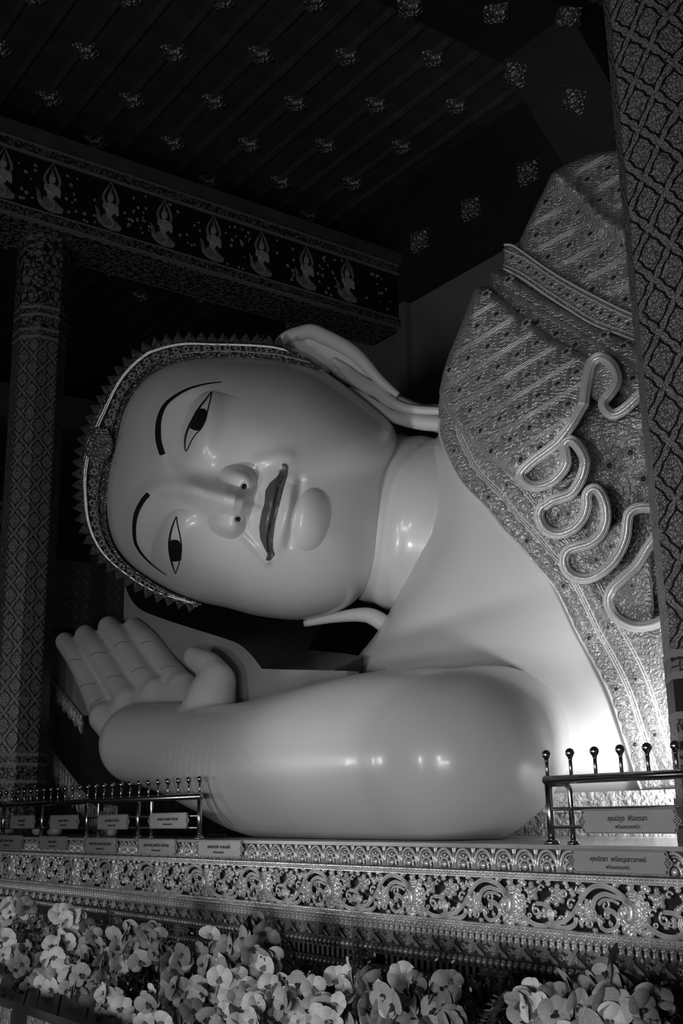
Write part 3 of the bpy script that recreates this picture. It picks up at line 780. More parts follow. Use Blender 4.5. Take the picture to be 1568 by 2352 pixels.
# ================================================================== robe, hem, gems, diadem (parts of the statue)
rz3 = lambda p: crop(p, 960, 340, .3878)
rz4 = lambda p: crop(p, 1160, 780, .2168)
rz5 = lambda p: crop(p, 1160, 1080, .236)
EDGE = arr((1007, 930), (1006, 965), (1007, 1000), (1026, 1050), (1061, 1112), (1115, 1167), (1154, 1217), (1193, 1256), (1231, 1302), (1270, 1349), (1297, 1399), (1328, 1465), (1359, 1520), (1387, 1574),
           (1406, 1620), (1425, 1679), (1441, 1729), (1460, 1791), (1470, 1814))
EDGEC = catmull(EDGE, 5)
BASE = np.vstack([EDGEC, arr((1560, 1808), (1600, 1500), (1600, 900), (1585, 600), (1570, 345), (1420, 345), (1330, 370), (1280, 400), (1220, 520), (1165, 600), (1100, 680), (1040, 800), (1012, 890))])
def ed(x, y):
    d, t = polyd(x, y, EDGE); return d
def base_relief(x, y):
    d = ed(x, y); return .06*np.exp(-((d-22)/16)**4)+.06*np.exp(-((d-72)/15)**4)
robe_d = lambda x, y: DT(x, y)-.06
V, F = patch(BASE, robe_d, .5, .05, 8, 13, base_relief)
robe = sput('robe', mesh('robe', V, F), ROBE, label='gilded cloth with relief pattern, dark gems and folded hem')
def rpart(name, me, mat, **k):
    o = put(name, me, mat, robe, **k); return o
def tier(name, pts, lift, thick, rim, rim_px, n=3, **k):
    V, F = patch(catmull(pts, n, True), lambda x, y: robe_d(x, y)-lift, thick, rim, rim_px, 12, **k)
    return rpart(name, mesh(name, V, F), ROBE)
T1 = np.vstack([arr((1560, 330), (1413, 344), (1360, 352), (1320, 368), (1280, 388)), rz3([(790, 150), (740, 260), (660, 420), (590, 570), (600, 620), (720, 720), (880, 820), (1060, 910), (1245, 1000)]), arr((1560, 760))])
def t1_fold(x, y):
    d, t = polyd(x, y, rz3([(800, 150), (960, 280), (1090, 430), (1210, 500), (1500, 700)])); return .16*np.exp(-(d/10)**2)+.10*np.exp(-(d/30)**2)
tier('cloth_tier', T1, .06, .4, .15, 12, 1, extra=t1_fold)
BAND = rz3([(510, 572), (560, 578), (640, 630), (760, 715), (900, 800), (1060, 885), (1245, 975), (1560, 1100), (1560, 1260), (1250, 1125), (1050, 1050), (900, 962), (760, 872), (620, 775), (505, 712)])
tier('gem_band', BAND, .22, .35, .10, 9, 1)
T2 = rz3([(430, 740), (470, 718), (560, 765), (700, 860), (860, 950), (1050, 1060), (1250, 1150), (1560, 1280), (1560, 1650), (1250, 1500), (1050, 1330), (900, 1230), (760, 1150), (600, 1040), (480, 920), (425, 840)])
tier('cloth_tier', T2, .30, .4, .18, 18, 1)
T3L = rz3([(340, 830), (360, 815), (400, 822), (480, 875), (600, 975), (760, 1098), (900, 1180), (1010, 1235)])
T3R = np.vstack([rz4([(830, 680), (700, 900), (580, 1060), (480, 1150), (330, 1262), (200, 1370)])])
T3B = rz3([(560, 1950), (400, 1830), (250, 1680), (155, 1540), (122, 1450), (150, 1320), (190, 1200), (250, 1060), (310, 900)])
T3 = np.vstack([T3L, arr((1350, 880)), T3R, T3B])
t3_d = lambda x, y: robe_d(x, y)-.55
V, F = patch(T3, t3_d, .7, .30, 22, 12)
t3 = rpart('cloth_tier', mesh('cloth_tier', V, F), ROBE)
# the draped body going on to the right, behind the near pillar
V = []; XS = np.r_[-7.45, np.linspace(-7.4, 2.0, 24), np.linspace(2.1, 2.8, 6)]; na = 48
for X in XS:
    k = max(0, (X+7.4)/8); e = math.sqrt(max(.02, 1-max(0, (X-1.9)/.92)**2)); hz = (3.3-1.0*k)*e*(1+.012*math.sin(X*7)); hy = 1.5*e*(1+.012*math.sin(X*7)); zc = 1.75+(3.3-1.0*k)
    for a in np.linspace(0, 2*np.pi, na, endpoint=False): V.append((X, 10.9-hy*math.cos(a), max(1.742, zc+hz*math.sin(a))))
nx = len(XS); Fq = [(i*na+j, i*na+(j+1) % na, (i+1)*na+(j+1) % na, (i+1)*na+j) for i in range(nx-1) for j in range(na)]+[tuple(range(na))[::-1], tuple(range((nx-1)*na, nx*na))]
rpart('draped_body', mesh('draped_body', V, Fq), ROBE)
# edge cords along the bands beside the chest
def offset_curve(P, d):
    T = np.gradient(P, axis=0); T /= np.linalg.norm(T, axis=1)[:, None]; return P+np.c_[T[:, 1], -T[:, 0]]*d
mb = MB()
for off, r in ((3, 3.0), (42, 2.2), (47, 1.6), (53, 2.2), (92, 2.4), (98, 1.8)):
    c = offset_curve(EDGEC, off); sweep_px(c[4:], lambda x, y: robe_d(x, y)-base_relief(x, y), r, 6, .01, mb)
for pts, r, lf in ((BAND[:8], 3.0, .25), (BAND[8:][::-1], 3.0, .25), (rz3([(505, 600), (640, 660), (760, 745), (900, 830), (1060, 915), (1245, 1003), (1500, 1110)]), 1.6, .25),
                   (rz3([(505, 690), (620, 745), (760, 840), (900, 930), (1050, 1020), (1250, 1095), (1500, 1200)]), 1.6, .25)):
    c = catmull(pts, 5); sweep_px(c, robe_d, r, 6, lf, mb)
mb.build('edge_cord', RIM, robe, True)
# woven lattice of raised ribs and the gems at its knots
G1 = np.array([44., -27.]); G2 = np.array([24., 46.6])
def lattice(poly, depth, org, name, g1=G1, g2=G2, margin=9, keep=None):
    mb = MB(); gems = []; org = np.array(org, float); poly = np.asarray(poly, float); pc = np.vstack([poly, poly[:1]])
    def runs(P, r):
        ok = inside(P[:, 0], P[:, 1], poly); d, _ = polyd(P[:, 0], P[:, 1], pc); ok &= d > margin*.7
        if keep is not None: ok &= keep(P[:, 0], P[:, 1])
        i = 0
        while i < len(P):
            if ok[i]:
                j = i
                while j < len(P) and ok[j]: j += 1
                if j-i > 3: sweep_px(P[i:j], depth, r, 4, .014, mb)
                i = j
            i += 1
    for j in range(-16, 17):
        a = org+G2*0+g2*(j+.5)
        for o_ in (-4, 0, 4):
            P = a+np.outer(np.linspace(-14, 14, 120), g1)+np.array([0, o_]); runs(P, 1.15)
        for i in range(-16, 17):
            g = org+g1*i+g2*j; x, y = g
            e = org+g1*(i+.5)+g2*j
            for o_ in (-3.2, 0, 3.2):
                P = e+np.outer(np.linspace(-.40, .40, 8), [-7, 47])+np.array([o_, 0]); runs(P, 1.15)
            if inside(np.array([x]), np.array([y]), poly)[0]:
                d, _ = polyd(np.array([x]), np.array([y]), pc)
                if d[0] > margin and (keep is None or keep(np.array([x]), np.array([y]))[0]): gems.append((x, y))
    if mb.n: mb.build('lattice_rib', RIBM, robe, True, kind='stuff')
    return gems
hemzone = lambda x, y: inside(x, y, HEMZ)
gem_list = [(x, y, t3_d) for x, y in lattice(T3, t3_d, (1173, 1010), 'a')]
gem_list += [(x, y, lambda x, y: robe_d(x, y)-.08) for x, y in lattice(T1, lambda x, y: robe_d(x, y)-.07-t1_fold(x, y), (1281, 515), 'b', np.array([48., -26]), np.array([27., 50]), keep=lambda x, y: x < 1460)]
gem_list += [(x, y, lambda x, y: robe_d(x, y)-.31) for x, y in lattice(T2, lambda x, y: robe_d(x, y)-.31, (1300, 720), 'c', np.array([44., 25.5]), np.array([-22., 48]), keep=lambda x, y: x < 1475)]
R0 = arr((1400, 985), (1500, 985), (1520, 1200), (1480, 1180), (1420, 1130), (1385, 1085))
gem_list += [(x, y, robe_d) for x, y in lattice(R0, robe_d, (1400, 1070), 'd', np.array([48., -30]), np.array([30., 60]))]
# one gem: cup of petals, ring and dark stone
def gem_mesh():
    mb = MB()
    for k in range(6):
        a = k*math.pi/3; mb.lathe([(.30, 0), (.33, .12), (.2, .26), (.02, .3)], 7, (.72*math.cos(a), .72*math.sin(a), -.05))
    mb.lathe([(.62, 0), (.66, .18), (.5, .28), (.46, .12), (.44, 0)], 12)
    mb.lathe([(.50, .05), (.48, .24), (.28, .38), (.02, .42)], 8, m=1)
    return mb.mesh('gem', True)
GEM = gem_mesh(); GEM.materials.append(ROBE); GEM.materials.append(JEWEL)
GSMALL = GEM
def facing(x, y, dfun, e=6.0):
    """surface point and outward normal of a depth surface"""
    X = np.array([x, x+e, x]); Y = np.array([y, y, y+e]); P = at(X, Y, dfun(X, Y))
    n = np.cross(P[1]-P[0], P[2]-P[0]); n /= np.linalg.norm(n)
    if n @ (EYE-P[0]) < 0: n = -n
    return P[0], n
def place(me, name, x, y, dfun, size_px, lift=0.0, spin=0.0, parent=None, mat=None):
    P, n = facing(x, y, dfun); d = np.linalg.norm(P-EYE); s = size_px*d/FPX
    o = put(name, me, mat, parent or robe)
    rot = Vector(n).to_track_quat('Z', 'Y').to_matrix().to_4x4() @ Matrix.Rotation(spin, 4, 'Z')
    M = Matrix.Translation(Vector(P+n*lift)) @ rot @ Matrix.Scale(s, 4)
    o.matrix_local = M
    return o
for x, y, f in gem_list: place(GEM, 'gem', x, y, f, 14.0, .0, random.random())
for t in np.linspace(.03, 1, 15):
    c = resample(rz3([(540, 640), (640, 700), (760, 790), (900, 880), (1050, 965), (1245, 1045)]), n=200); p = c[int(t*199)]
    place(GEM, 'gem', p[0], p[1], lambda x, y: robe_d(x, y)-.225, 10, 0, t*9)
# rosettes along the chest edge (scroll curls in a ring), every third one a gem
def rosette_mesh():
    mb = MB(); t = np.linspace(0, 2*np.pi, 20)
    mb.tube(np.c_[.92*np.cos(t), .92*np.sin(t), .05+0*t], .10, 5, caps=False)
    for k in range(3):
        a0 = k*2*math.pi/3; tt = np.linspace(0, 3.6, 12); r = .40*(1-tt/4.4)
        cx, cy = .42*math.cos(a0), .42*math.sin(a0)
        mb.tube(np.c_[cx+r*np.cos(tt+a0), cy+r*np.sin(tt+a0), .06+0*tt], .09, 5)
    for k in range(5):
        a = k*1.2566+.3; mb.lathe([(.12, 0), (.1, .12), (.02, .17)], 6, (.66*math.cos(a), .66*math.sin(a), 0))
    return mb.mesh('rosette', True)
ROSE = rosette_mesh(); ROSE.materials.append(ROBE)
brd = lambda x, y: robe_d(x, y)-base_relief(x, y)
for off, step, sz, ph_ in ((22, 33, 17, 0), (72, 34, 14, 1)):
    c = resample(offset_curve(EDGEC, off)[6:], step=step)
    for i, p in enumerate(c):
        if p[1] > 1795: continue
        if (i+ph_) % 4 == 2: place(GEM, 'gem', p[0], p[1], brd, sz*.62, .0, i)
        else: place(ROSE, 'rosette', p[0], p[1], brd, sz, -.01, i*1.3)
# the folded hem: lobes, rim cords and deep side walls
H1 = rz4([(830, 690), (845, 540), (868, 400), (900, 265), (950, 208), (1010, 190), (1090, 228), (1152, 310), (1180, 400), (1165, 480), (1110, 570), (1050, 640), (1040, 700), (1080, 762), (1150, 790), (1250, 745), (1400, 610), (1480, 520)])
H2 = rz4([(840, 660), (770, 780), (700, 900), (580, 1060), (480, 1150), (300, 1280), (195, 1380), (165, 1435), (190, 1495), (260, 1545), (350, 1552), (480, 1510), (580, 1420), (640, 1320), (632, 1200), (620, 1130), (660, 1072), (720, 1082),
          (800, 1180), (842, 1290), (822, 1420), (760, 1550), (680, 1640), (500, 1705), (425, 1755), (372, 1850)])
H3 = rz5([(345, 372), (328, 450), (368, 550), (450, 610), (560, 612), (680, 552), (760, 450), (792, 340), (790, 250), (830, 190), (890, 190), (950, 280), (978, 400), (970, 520), (920, 630), (820, 710), (680, 752), (600, 792), (568, 880),
          (600, 980), (680, 1040), (800, 1052), (920, 1002), (1040, 900), (1120, 780), (1170, 650), (1185, 520), (1202, 430), (1260, 380), (1350, 365), (1500, 380)])
H4 = rz5([(1480, 620), (1390, 745), (1280, 920), (1150, 1042), (1042, 1150), (1000, 1262), (1040, 1385), (1130, 1472), (1270, 1522), (1440, 1500), (1560, 1440)])
hem_d = lambda x, y: robe_d(x, y)-.62
H23 = np.vstack([H2[:-1], H3])
for nm, hp, lf in (('hem_fold', H1, 0), ('hem_fold', H23, 0), ('hem_fold', H4, 0)):
    c = resample(catmull(hp, 8), step=4.0); D = hem_d(c[:, 0], c[:, 1])-lf
    mb = MB(); P = at(c[:, 0], c[:, 1], D)
    mb.tube(P, 4.6*D/FPX, 10)
    for o_, r, dd in ((7.5, 2.0, .03), (-7.5, 2.0, .03), (11, 1.3, .06), (-11, 1.3, .06)):
        c2 = offset_curve(c, o_); mb.tube(at(c2[:, 0], c2[:, 1], D+dd), r*D/FPX, 6)
    # side wall going back to the cloth below, flaring on both sides
    prof = [(-13, .5), (-12, .10), (-8, .045), (-4, .02), (4, .02), (8, .045), (12, .10), (13, .5)]
    n = len(c); V = []
    for o_, dd in prof:
        c2 = offset_curve(c, o_); V.append(at(c2[:, 0], c2[:, 1], D+dd))
    V = np.vstack(V); Fq = [(k*n+i, k*n+i+1, (k+1)*n+i+1, (k+1)*n+i) for k in range(len(prof)-1) for i in range(n-1)]
    mb.add(V, Fq); mb.build(nm, RIM, robe, True)
LOBES = [H2[3:17], np.vstack([H2[-4:], H3[:9]]), H3[14:28], H4[1:10], H1[1:13], H3[8:16]]
for i, lb in enumerate(LOBES):
    V, F = patch(catmull(lb, 4, True), lambda x, y: robe_d(x, y)-(.40, .44, .44, .46, .40, .30)[i], .35, .10, 10, 10)
    lo_ = rpart('hem_lobe', mesh('hem_lobe', V, F), ROBE)
    P = np.asarray(lb); cx = P.mean(0); dl = (.40, .44, .44, .46, .40, .30)[i]; fn = lambda x, y, dl=dl: robe_d(x, y)-dl
    if i != 4:
        for k in range(14):
            q_ = P[RNG.integers(len(P))]*.35+cx*.65+RNG.normal(0, 14, 2)
            if inside(q_[:1], q_[1:], P)[0] and polyd(q_[:1], q_[1:], np.vstack([P, P[:1]]))[0][0] > 20:
                place(ROSE if k % 5 else GEM, 'rosette' if k % 5 else 'gem', q_[0], q_[1], fn, 9 if k % 5 else 7, 0, k)

# ---- diadem round the brow
DI = arr((748, 852), (690, 836), (640, 826), (560, 819), (500, 817), (418, 827), (364, 847), (329, 872), (293, 919), (275, 963), (265, 1019), (257, 1075), (251, 1110), (243, 1157), (243, 1202), (253, 1243), (271, 1276), (296, 1302), (325, 1322), (380, 1357), (460, 1388))
DO = arr((640, 795), (630, 793), (610, 790), (560, 787), (500, 786), (418, 783), (355, 796), (328, 809), (295, 836), (266, 872), (239, 919), (217, 959), (197, 1010), (186, 1075), (187, 1130), (191, 1180), (205, 1228), (230, 1270), (275, 1312), (345, 1356), (440, 1386))
ci = catmull(DI, 10); co = catmull(DO, 10); n = len(ci)
dd_ = lambda k: 15.02+.0*k
prof = [(0, -.30), (.05, -.34), (.10, -.30), (.12, -.22), (.30, -.20), (.33, -.27), (.37, -.27), (.40, -.20), (.72, -.14), (.76, -.24), (.84, -.24), (.88, -.14), (1.0, -.08), (1.0, .5), (0, .5)]
sh = lambda P: -((P[:, 0]-HC[0])*MU[0]+(P[:, 1]-HC[1])*MU[1])/173*.16
V = []
for k, z in prof:
    P = ci*(1-k)+co*k; V.append(at(P[:, 0], P[:, 1], 15.0+sh(P)+z))
V = np.vstack(V); Fq = [(k*n+i, k*n+i+1, (k+1)*n+i+1, (k+1)*n+i) for k in range(len(prof)-1) for i in range(n-1)]
diadem = sput('diadem', mesh('diadem', V, Fq, False), DIAD, label='dark gilded band with a row of small points')
# bead edging by the brow
mb = MB(); c = resample(ci*.985+co*.015, step=6.5)
for p in c:
    P = at(p[0], p[1], 14.66+sh(p[None])[0]); mb.lathe([(.011, -.02), (.016, 0), (.011, .014), (.003, .018)], 6, P, axis=1)
mb.build('bead_edging', DIAD, diadem, True, kind='stuff')
def leaf_point():
    mb = MB(); pts = [(-.5, 0), (-.42, .35), (-.2, .7), (0, 1.05), (.2, .7), (.42, .35), (.5, 0)]
    V = [(x, y, 0) for x, y in pts]+[(x, y, -.35) for x, y in pts]+[(0, .35, .38)]; k = len(pts)
    F = [(i, i+1, 2*k) for i in range(k-1)]+[(k-1, 0, 2*k)]+[(i, i+k, i+1+k, i+1) for i in range(k-1)]+[tuple(range(2*k-1, k-1, -1))]
    mb.add(V, F); mb.lathe([(.13, 0), (.11, .1), (.02, .16)], 6, (0, .38, .33)); return mb.mesh('diadem_point')
LP = leaf_point(); LP.materials.append(DIAD)
c = resample(co, step=25.5)
for i in range(len(c)):
    p = c[i]; t = c[min(i+1, len(c)-1)]-c[max(i-1, 0)]; t /= np.linalg.norm(t); nrm = np.array([t[1], -t[0]])
    if nrm @ (p-HC) < 0: nrm = -nrm
    d = 15.0+sh(p[None])[0]-.1; P0 = at(p[0], p[1], d)
    up_ = at(p[0]+nrm[0]*9, p[1]+nrm[1]*9, d)-P0; up_ /= np.linalg.norm(up_)
    fw = EYE-P0; fw -= (fw @ up_)*up_; fw /= np.linalg.norm(fw); si = np.cross(up_, fw)
    s = 25*d/FPX; M = Matrix([[si[a]*s, up_[a]*s*.85, fw[a]*s, P0[a]] for a in range(3)]+[[0, 0, 0, 1]])
    o = put('diadem_point', LP, None, diadem); o.matrix_local = M
# second, smaller row and a round boss above the brow
c2 = resample(ci*.45+co*.55, step=24)
for i, p in enumerate(c2):
    o = place(GEM, 'jewel_cluster', p[0], p[1], lambda x, y: 14.84+0*x, 8.5, 0, i, diadem)
V, F = patch(np.c_[226+34*np.cos(np.linspace(0, 6.28, 30, endpoint=False)), 1022+42*np.sin(np.linspace(0, 6.28, 30, endpoint=False))], lambda x, y: 14.75+0*x, .4, .15, 16, 9)
put('boss', mesh('boss', V, F), DIAD, diadem)
mb = MB()
for k in (.34, .80, .86):
    c = ci*(1-k)+co*k; mb.tube(at(c[:, 0], c[:, 1], 14.74+sh(c)+.0*k), .010, 6)
mb.build('bright_wire', RIM, diadem, True)
# ================================================================== the pedestal
YF = 6.15
ped = empty('carved_pedestal', (-11.5, 10, 0), label='long gilded pedestal with carved bands carrying the statue', cat='pedestal')
PO = np.array(ped.location)
def pput(mb, name, mat, smooth=False, **k):
    o = mb.build(name, mat, ped, smooth, **k); o.location = -PO; return o
XA, XB = -24.0, 4.0
pput(MB().box(XA, XB, YF+.14, 14.6, 0, ZP-.03), 'core', BLACK)
pput(MB().box(XA, XB, YF-.015, 14.6, ZP-.03, ZP), 'top_slab', STONE)
pput(MB().box(XA, XB, YF+.03, YF+.14, 1.155, 1.32), 'arch_backing', SCRM)
pput(MB().box(XA, XB, YF+.10, YF+.14, .78, 1.10), 'scroll_backing', BLACK)
for z0, z1, y in ((1.105, 1.152, YF-.01), (.735, .776, YF-.01)): pput(MB().box(XA, XB, y, YF+.14, z0, z1), 'bead_rail', GOLD)
pput(MB().box(XA, XB, YF+.03, YF+.14, .535, .735), 'cove', SCRM)
pput(MB().box(XA, XB, YF+.02, YF+.14, .455, .535), 'fillet', SCRM)
pput(MB().box(XA, XB, YF+.02, YF+.14, .30, .372), 'fillet', SCRM)
pput(MB().box(XA, XB, YF-.12, YF+.14, 0, .06), 'foot', SCRM)
# beads: too many and small to pick apart on the far side
mb = MB(); x = -3.6
bead_x = np.arange(-19.5, -2.4, .0445)
for z in (1.128, .755):
    for x in bead_x:
        n = 8 if x > -9 else 5
        mb.lathe([(.0150, 0), (.0135, -.010), (.003, -.015)], n, (x, YF-.01, z), 1)
pput(mb, 'bead', GOLD, True, kind='stuff')
# pointed arches with a smaller arch and a leaf inside
def arch_mesh():
    mb = MB()
    def arcpath(w, h, z0): 
        t = np.linspace(0, 1, 13); a = np.pi*t
        return np.c_[-w*np.cos(a), 0*t, z0+h*np.sin(a)**.8]
    P = arcpath(.098, .145, 0); mb.tube(P, .0125, 6, flat=None)
    P = arcpath(.080, .122, 0)+[0, .006, 0]; mb.tube(P, .006, 5)
    P = arcpath(.054, .075, 0)+[0, .0, 0]; mb.tube(P, .011, 6)
    for k in range(5):
        a = .5+k*.535; c = np.array([-.067*math.cos(a), .004, .098*math.sin(a)]); mb.lathe([(.014, .01), (.012, -.008), (.003, -.016)], 6, c, 1)
    mb.lathe([(.030, .01), (.026, -.012), (.008, -.022)], 8, (0, 0, .03), 1)
    for s in (-1, 1):
        mb.add([(s*.111, -.006, .15), (s*.085, .004, .155), (s*.111, -.002, .06), (s*.111, .02, .155)], [(0, 1, 2), (0, 2, 3)])
        mb.tube(np.array([(s*.111, 0, 0), (s*.108, -.004, .07), (s*.111, 0, .12)]), .010, 5)
    return mb.mesh('arch_tile', True)
AM = arch_mesh(); AM.materials.append(GOLD)
for i in range(78):
    x = -2.425-i*.2225
    if x < -18.9: break
    put('arch_tile', AM, None, ped, loc=tuple(Vector((x, YF+.015, 1.163))-Vector(PO)))
# scrolling foliage, one repeat
def leaf(mb, x, z, ang, L, W, y=0.0, lobes=3, lift=.03):
    """acanthus leaf: scalloped outline, raised midrib and a rib out to every lobe"""
    c, s = math.cos(ang), math.sin(ang); lobes = lobes+1
    prof = [(0, .35)]
    for k in range(lobes):
        t = (k+.5)/(lobes+.35); w = 1.12*math.sin(math.pi*(.15+.80*t))**.85
        prof += [(t-.32/lobes, w*.66), (t, w*.96), (t+.16/lobes, w), (t+.34/lobes, w*.70)]
    prof += [(1, 0)]; pts = [(t*L, w*W*.92) for t, w in prof]; n = len(pts); V = []
    for sgn in (1, -1):
        for i, (a, b) in enumerate(pts): V.append((x+a*c-sgn*b*s, y+.010, z+a*s+sgn*b*c))
    for sgn in (1, -1):
        for i, (a, b) in enumerate(pts):
            r_ = i % 4 in (2, 3); f = .55; V.append((x+(a-.04*L)*c-sgn*b*f*s, y-lift*(.75 if r_ else .18), z+(a-.04*L)*s+sgn*b*f*c))
    for a, b in pts: V.append((x+a*c, y-lift*(.35+.75*math.sin(math.pi*min(1, a/L*.8+.12))), z+a*s))
    F = []
    for i in range(n-1):
        F += [(i, i+1, 2*n+i+1, 2*n+i), (2*n+i, 2*n+i+1, 4*n+i+1, 4*n+i), (n+i+1, n+i, 3*n+i, 3*n+i+1), (3*n+i+1, 3*n+i, 4*n+i, 4*n+i+1)]
    mb.add(V, F)
def vine(mb, pts, r0, r1, y=0.0, n=6):
    c = catmull(np.array(pts, float), 5); rr = np.linspace(r0*1.2, r1*1.2, len(c)); T = np.gradient(c, axis=0); T /= np.linalg.norm(T, axis=1)[:, None]; N = np.c_[-T[:, 1], T[:, 0]]
    yy = np.full(len(c), y)
    for o_, k_, dy in ((.62, .50, 0), (-.62, .50, 0), (0, .42, -.55)):
        q = c+N*(rr*o_)[:, None]; mb.tube(np.c_[q[:, 0], yy+dy*rr, q[:, 1]], rr*k_, n)
def curl(mb, x, z, a0, r, turns, sgn, w0, w1, y=0.0):
    t = np.linspace(0, 1, 18); R = r*(1-.75*t); a = a0+sgn*turns*2*np.pi*t
    P = np.c_[x+R*np.cos(a), y-.008*t, z+R*np.sin(a)]; mb.tube(P, np.linspace(w0, w1, len(t)), 6); 
    mb.lathe([(w1*1.7, .008), (w1*1.5, -.008), (w1*.4, -.014)], 7, tuple(P[-1]), 1)
def scroll_mesh():
    mb = MB(); S = 1.14; H = .322
    def p(u, v): return (u*S, v*H)
    # bulb with its leafy calyx
    bx, bz = p(0, .50)
    c = catmull(np.array([(bx-.055, bz+.10), (bx-.035, bz+.05), (bx+.012, bz+.02), (bx+.012, bz-.045), (bx-.022, bz-.06), (bx-.04, bz-.03)]), 6)
    mb.tube(np.c_[c[:, 0], np.full(len(c), -.035), c[:, 1]], np.interp(np.linspace(0, 1, len(c)), [0, .3, .7, 1], [.012, .026, .034, .016]), 8)
    for a, L, W in ((95, .17, .034), (55, .14, .04), (15, .13, .044), (-25, .13, .042), (-65, .15, .04), (-100, .17, .034), (-140, .13, .042), (-170, .12, .045), (130, .12, .03)):
        leaf(mb, bx+.018*math.cos(math.radians(a)), bz-.01+.018*math.sin(math.radians(a)), math.radians(a), L, W*1.35, -.004, 3, .028)
    # vines
    vine(mb, [p(.06, .30), p(.12, .16), p(.20, .05), p(.29, .04), p(.345, .16), p(.35, .34), p(.30, .48), p(.22, .50)], .015, .012, -.004)
    curl(mb, *p(.225, .36), 1.9, .045, .95, 1, .012, .008, -.006)
    vine(mb, [p(.30, .08), p(.38, .03), p(.47, .03), p(.54, .12), p(.555, .28)], .013, .015, -.008)
    vine(mb, [p(.34, .42), p(.33, .25), p(.37, .12), p(.46, .17), p(.53, .33), p(.58, .52), p(.63, .72), p(.70, .90), p(.79, .95), p(.88, .87), p(.95, .72)], .012, .015, -.012)
    vine(mb, [p(.69, .50), p(.72, .68), p(.79, .78), p(.87, .74), p(.94, .68)], .016, .011, -.004)
    vine(mb, [p(.74, .56), p(.78, .66), p(.85, .66), p(.90, .60)], .010, .008, -.006)
    curl(mb, *p(.795, .56), 1.2, .036, .9, -1, .011, .008, -.004)
    vine(mb, [p(.74, .12), p(.79, .05), p(.86, .12), p(.885, .28), p(.85, .43), p(.80, .46)], .011, .016, -.004)
    curl(mb, *p(.81, .36), 1.6, .034, .8, 1, .012, .008, -.004)
    curl(mb, *p(.755, .20), 4.2, .030, .8, -1, .009, .007, -.004)
    curl(mb, *p(.47, .72), 3.6, .040, .9, -1, .011, .008, -.006)
    curl(mb, *p(.52, .52), .6, .042, .9, 1, .011, .008, -.004)
    curl(mb, *p(.27, .82), .2, .030, .8, 1, .010, .007, -.004)
    curl(mb, *p(.43, .22), 3.2, .040, .9, 1, .010, .008, -.002)
    curl(mb, *p(.14, .45), .4, .034, .8, 1, .010, .007, -.002)
    curl(mb, *p(.585, .83), 2.0, .028, .8, 1, .009, .006, -.002)
    curl(mb, *p(.66, .14), 2.4, .034, .85, -1, .010, .007, -.002)
    for u, v, a0, r, sg in ((.07, .80, 1.0, .026, 1), (.11, .62, 4.0, .024, -1), (.335, .55, 1.0, .022, 1), (.50, .90, 5.0, .024, -1), (.655, .62, 0.5, .026, -1), (.705, .40, 3.0, .022, 1), (.925, .50, 2.0, .022, 1), (.90, .32, 0.0, .024, -1), (.83, .20, 2.0, .022, 1), (.385, .33, 5.0, .024, -1), (.60, .12, 1.0, .024, 1), (.16, .25, 3.0, .024, 1), (.05, .10, 2.0, .022, 1)):
        curl(mb, u*S, v*H, a0, r, .9, sg, .008, .006, -.002)
    # flowers
    for (u, v, rr, k, dome_) in ((.63, .36, .052, 7, .030), (.40, .70, .044, 6, .016), (.185, .74, .040, 5, .012)):
        fx, fz_ = p(u, v)
        for i in range(k): leaf(mb, fx+.012*math.cos(i*6.283/k+.4), fz_+.012*math.sin(i*6.283/k+.4), i*6.283/k+.4, rr*1.6, rr*.62, -.006, 2, .018)
        t = np.linspace(0, 2*np.pi, 13); mb.tube(np.c_[fx+.024*np.cos(t), -.024+0*t, fz_+.024*np.sin(t)], .006, 5, caps=False)
        mb.lathe([(.020, -.01), (.017, -.03), (.006, -.03-dome_*.5)], 8, (fx, 0, fz_), 1)
    # single leaflets filling the gaps
    for u, v, a, L in ((.09, .12, -60, .07), (.12, .10, 200, .06), (.13, .86, 150, .07), (.24, .93, 60, .05), (.33, .88, 100, .06), (.35, .60, 200, .06), (.47, .92, 80, .06), (.54, .68, 120, .06), (.57, .96, 40, .05), (.49, .40, 240, .05),
                       (.60, .62, 80, .09), (.70, .30, -20, .07), (.69, .08, -80, .06), (.91, .14, -30, .10), (.88, .10, 200, .06), (.93, .45, 30, .06), (.74, .90, 60, .05), (.86, .96, 20, .05), (.28, .20, 90, .06), (.22, .18, 60, .05), (.40, .48, 130, .06), (.44, .10, 60, .05), (.16, .62, 20, .06)):
        leaf(mb, u*S, v*H, math.radians(a), L*1.25, L*.5, -.002, 2, .016)
    return mb.mesh('scroll_relief', True)
SCM = scroll_mesh(); SCM.materials.append(GOLD)
for i in range(16): put('scroll_relief', SCM, None, ped, loc=tuple(Vector((-1.865-1.14*(i+1), YF+.075, .777))-Vector(PO)))
for i in range(14):
    o = put('scroll_relief', SCM, None, ped, loc=tuple(Vector((-3.46-1.14*(i+1), YF+.075, .055))-Vector(PO))); o.scale = (1, 1, .74)
# hanging leaf fringe
def tooth_mesh():
    mb = MB(); leaf(mb, 0, .07, -math.pi/2, .105, .026, -.004, 1, .022)
    mb.tube(np.array([(-.02, -.012, .07), (-.012, -.016, .045), (0, -.018, .035), (.012, -.016, .045), (.02, -.012, .07)]), .006, 5)
    mb.box(-.0345, .0345, -.004, .03, .055, .075); return mb.mesh('fringe_leaf', True)
TM = tooth_mesh(); TM.materials.append(GOLD)
for i in range(238): put('fringe_leaf', TM, None, ped, loc=tuple(Vector((-2.5-i*.0695, YF+.005, .662))-Vector(PO)))
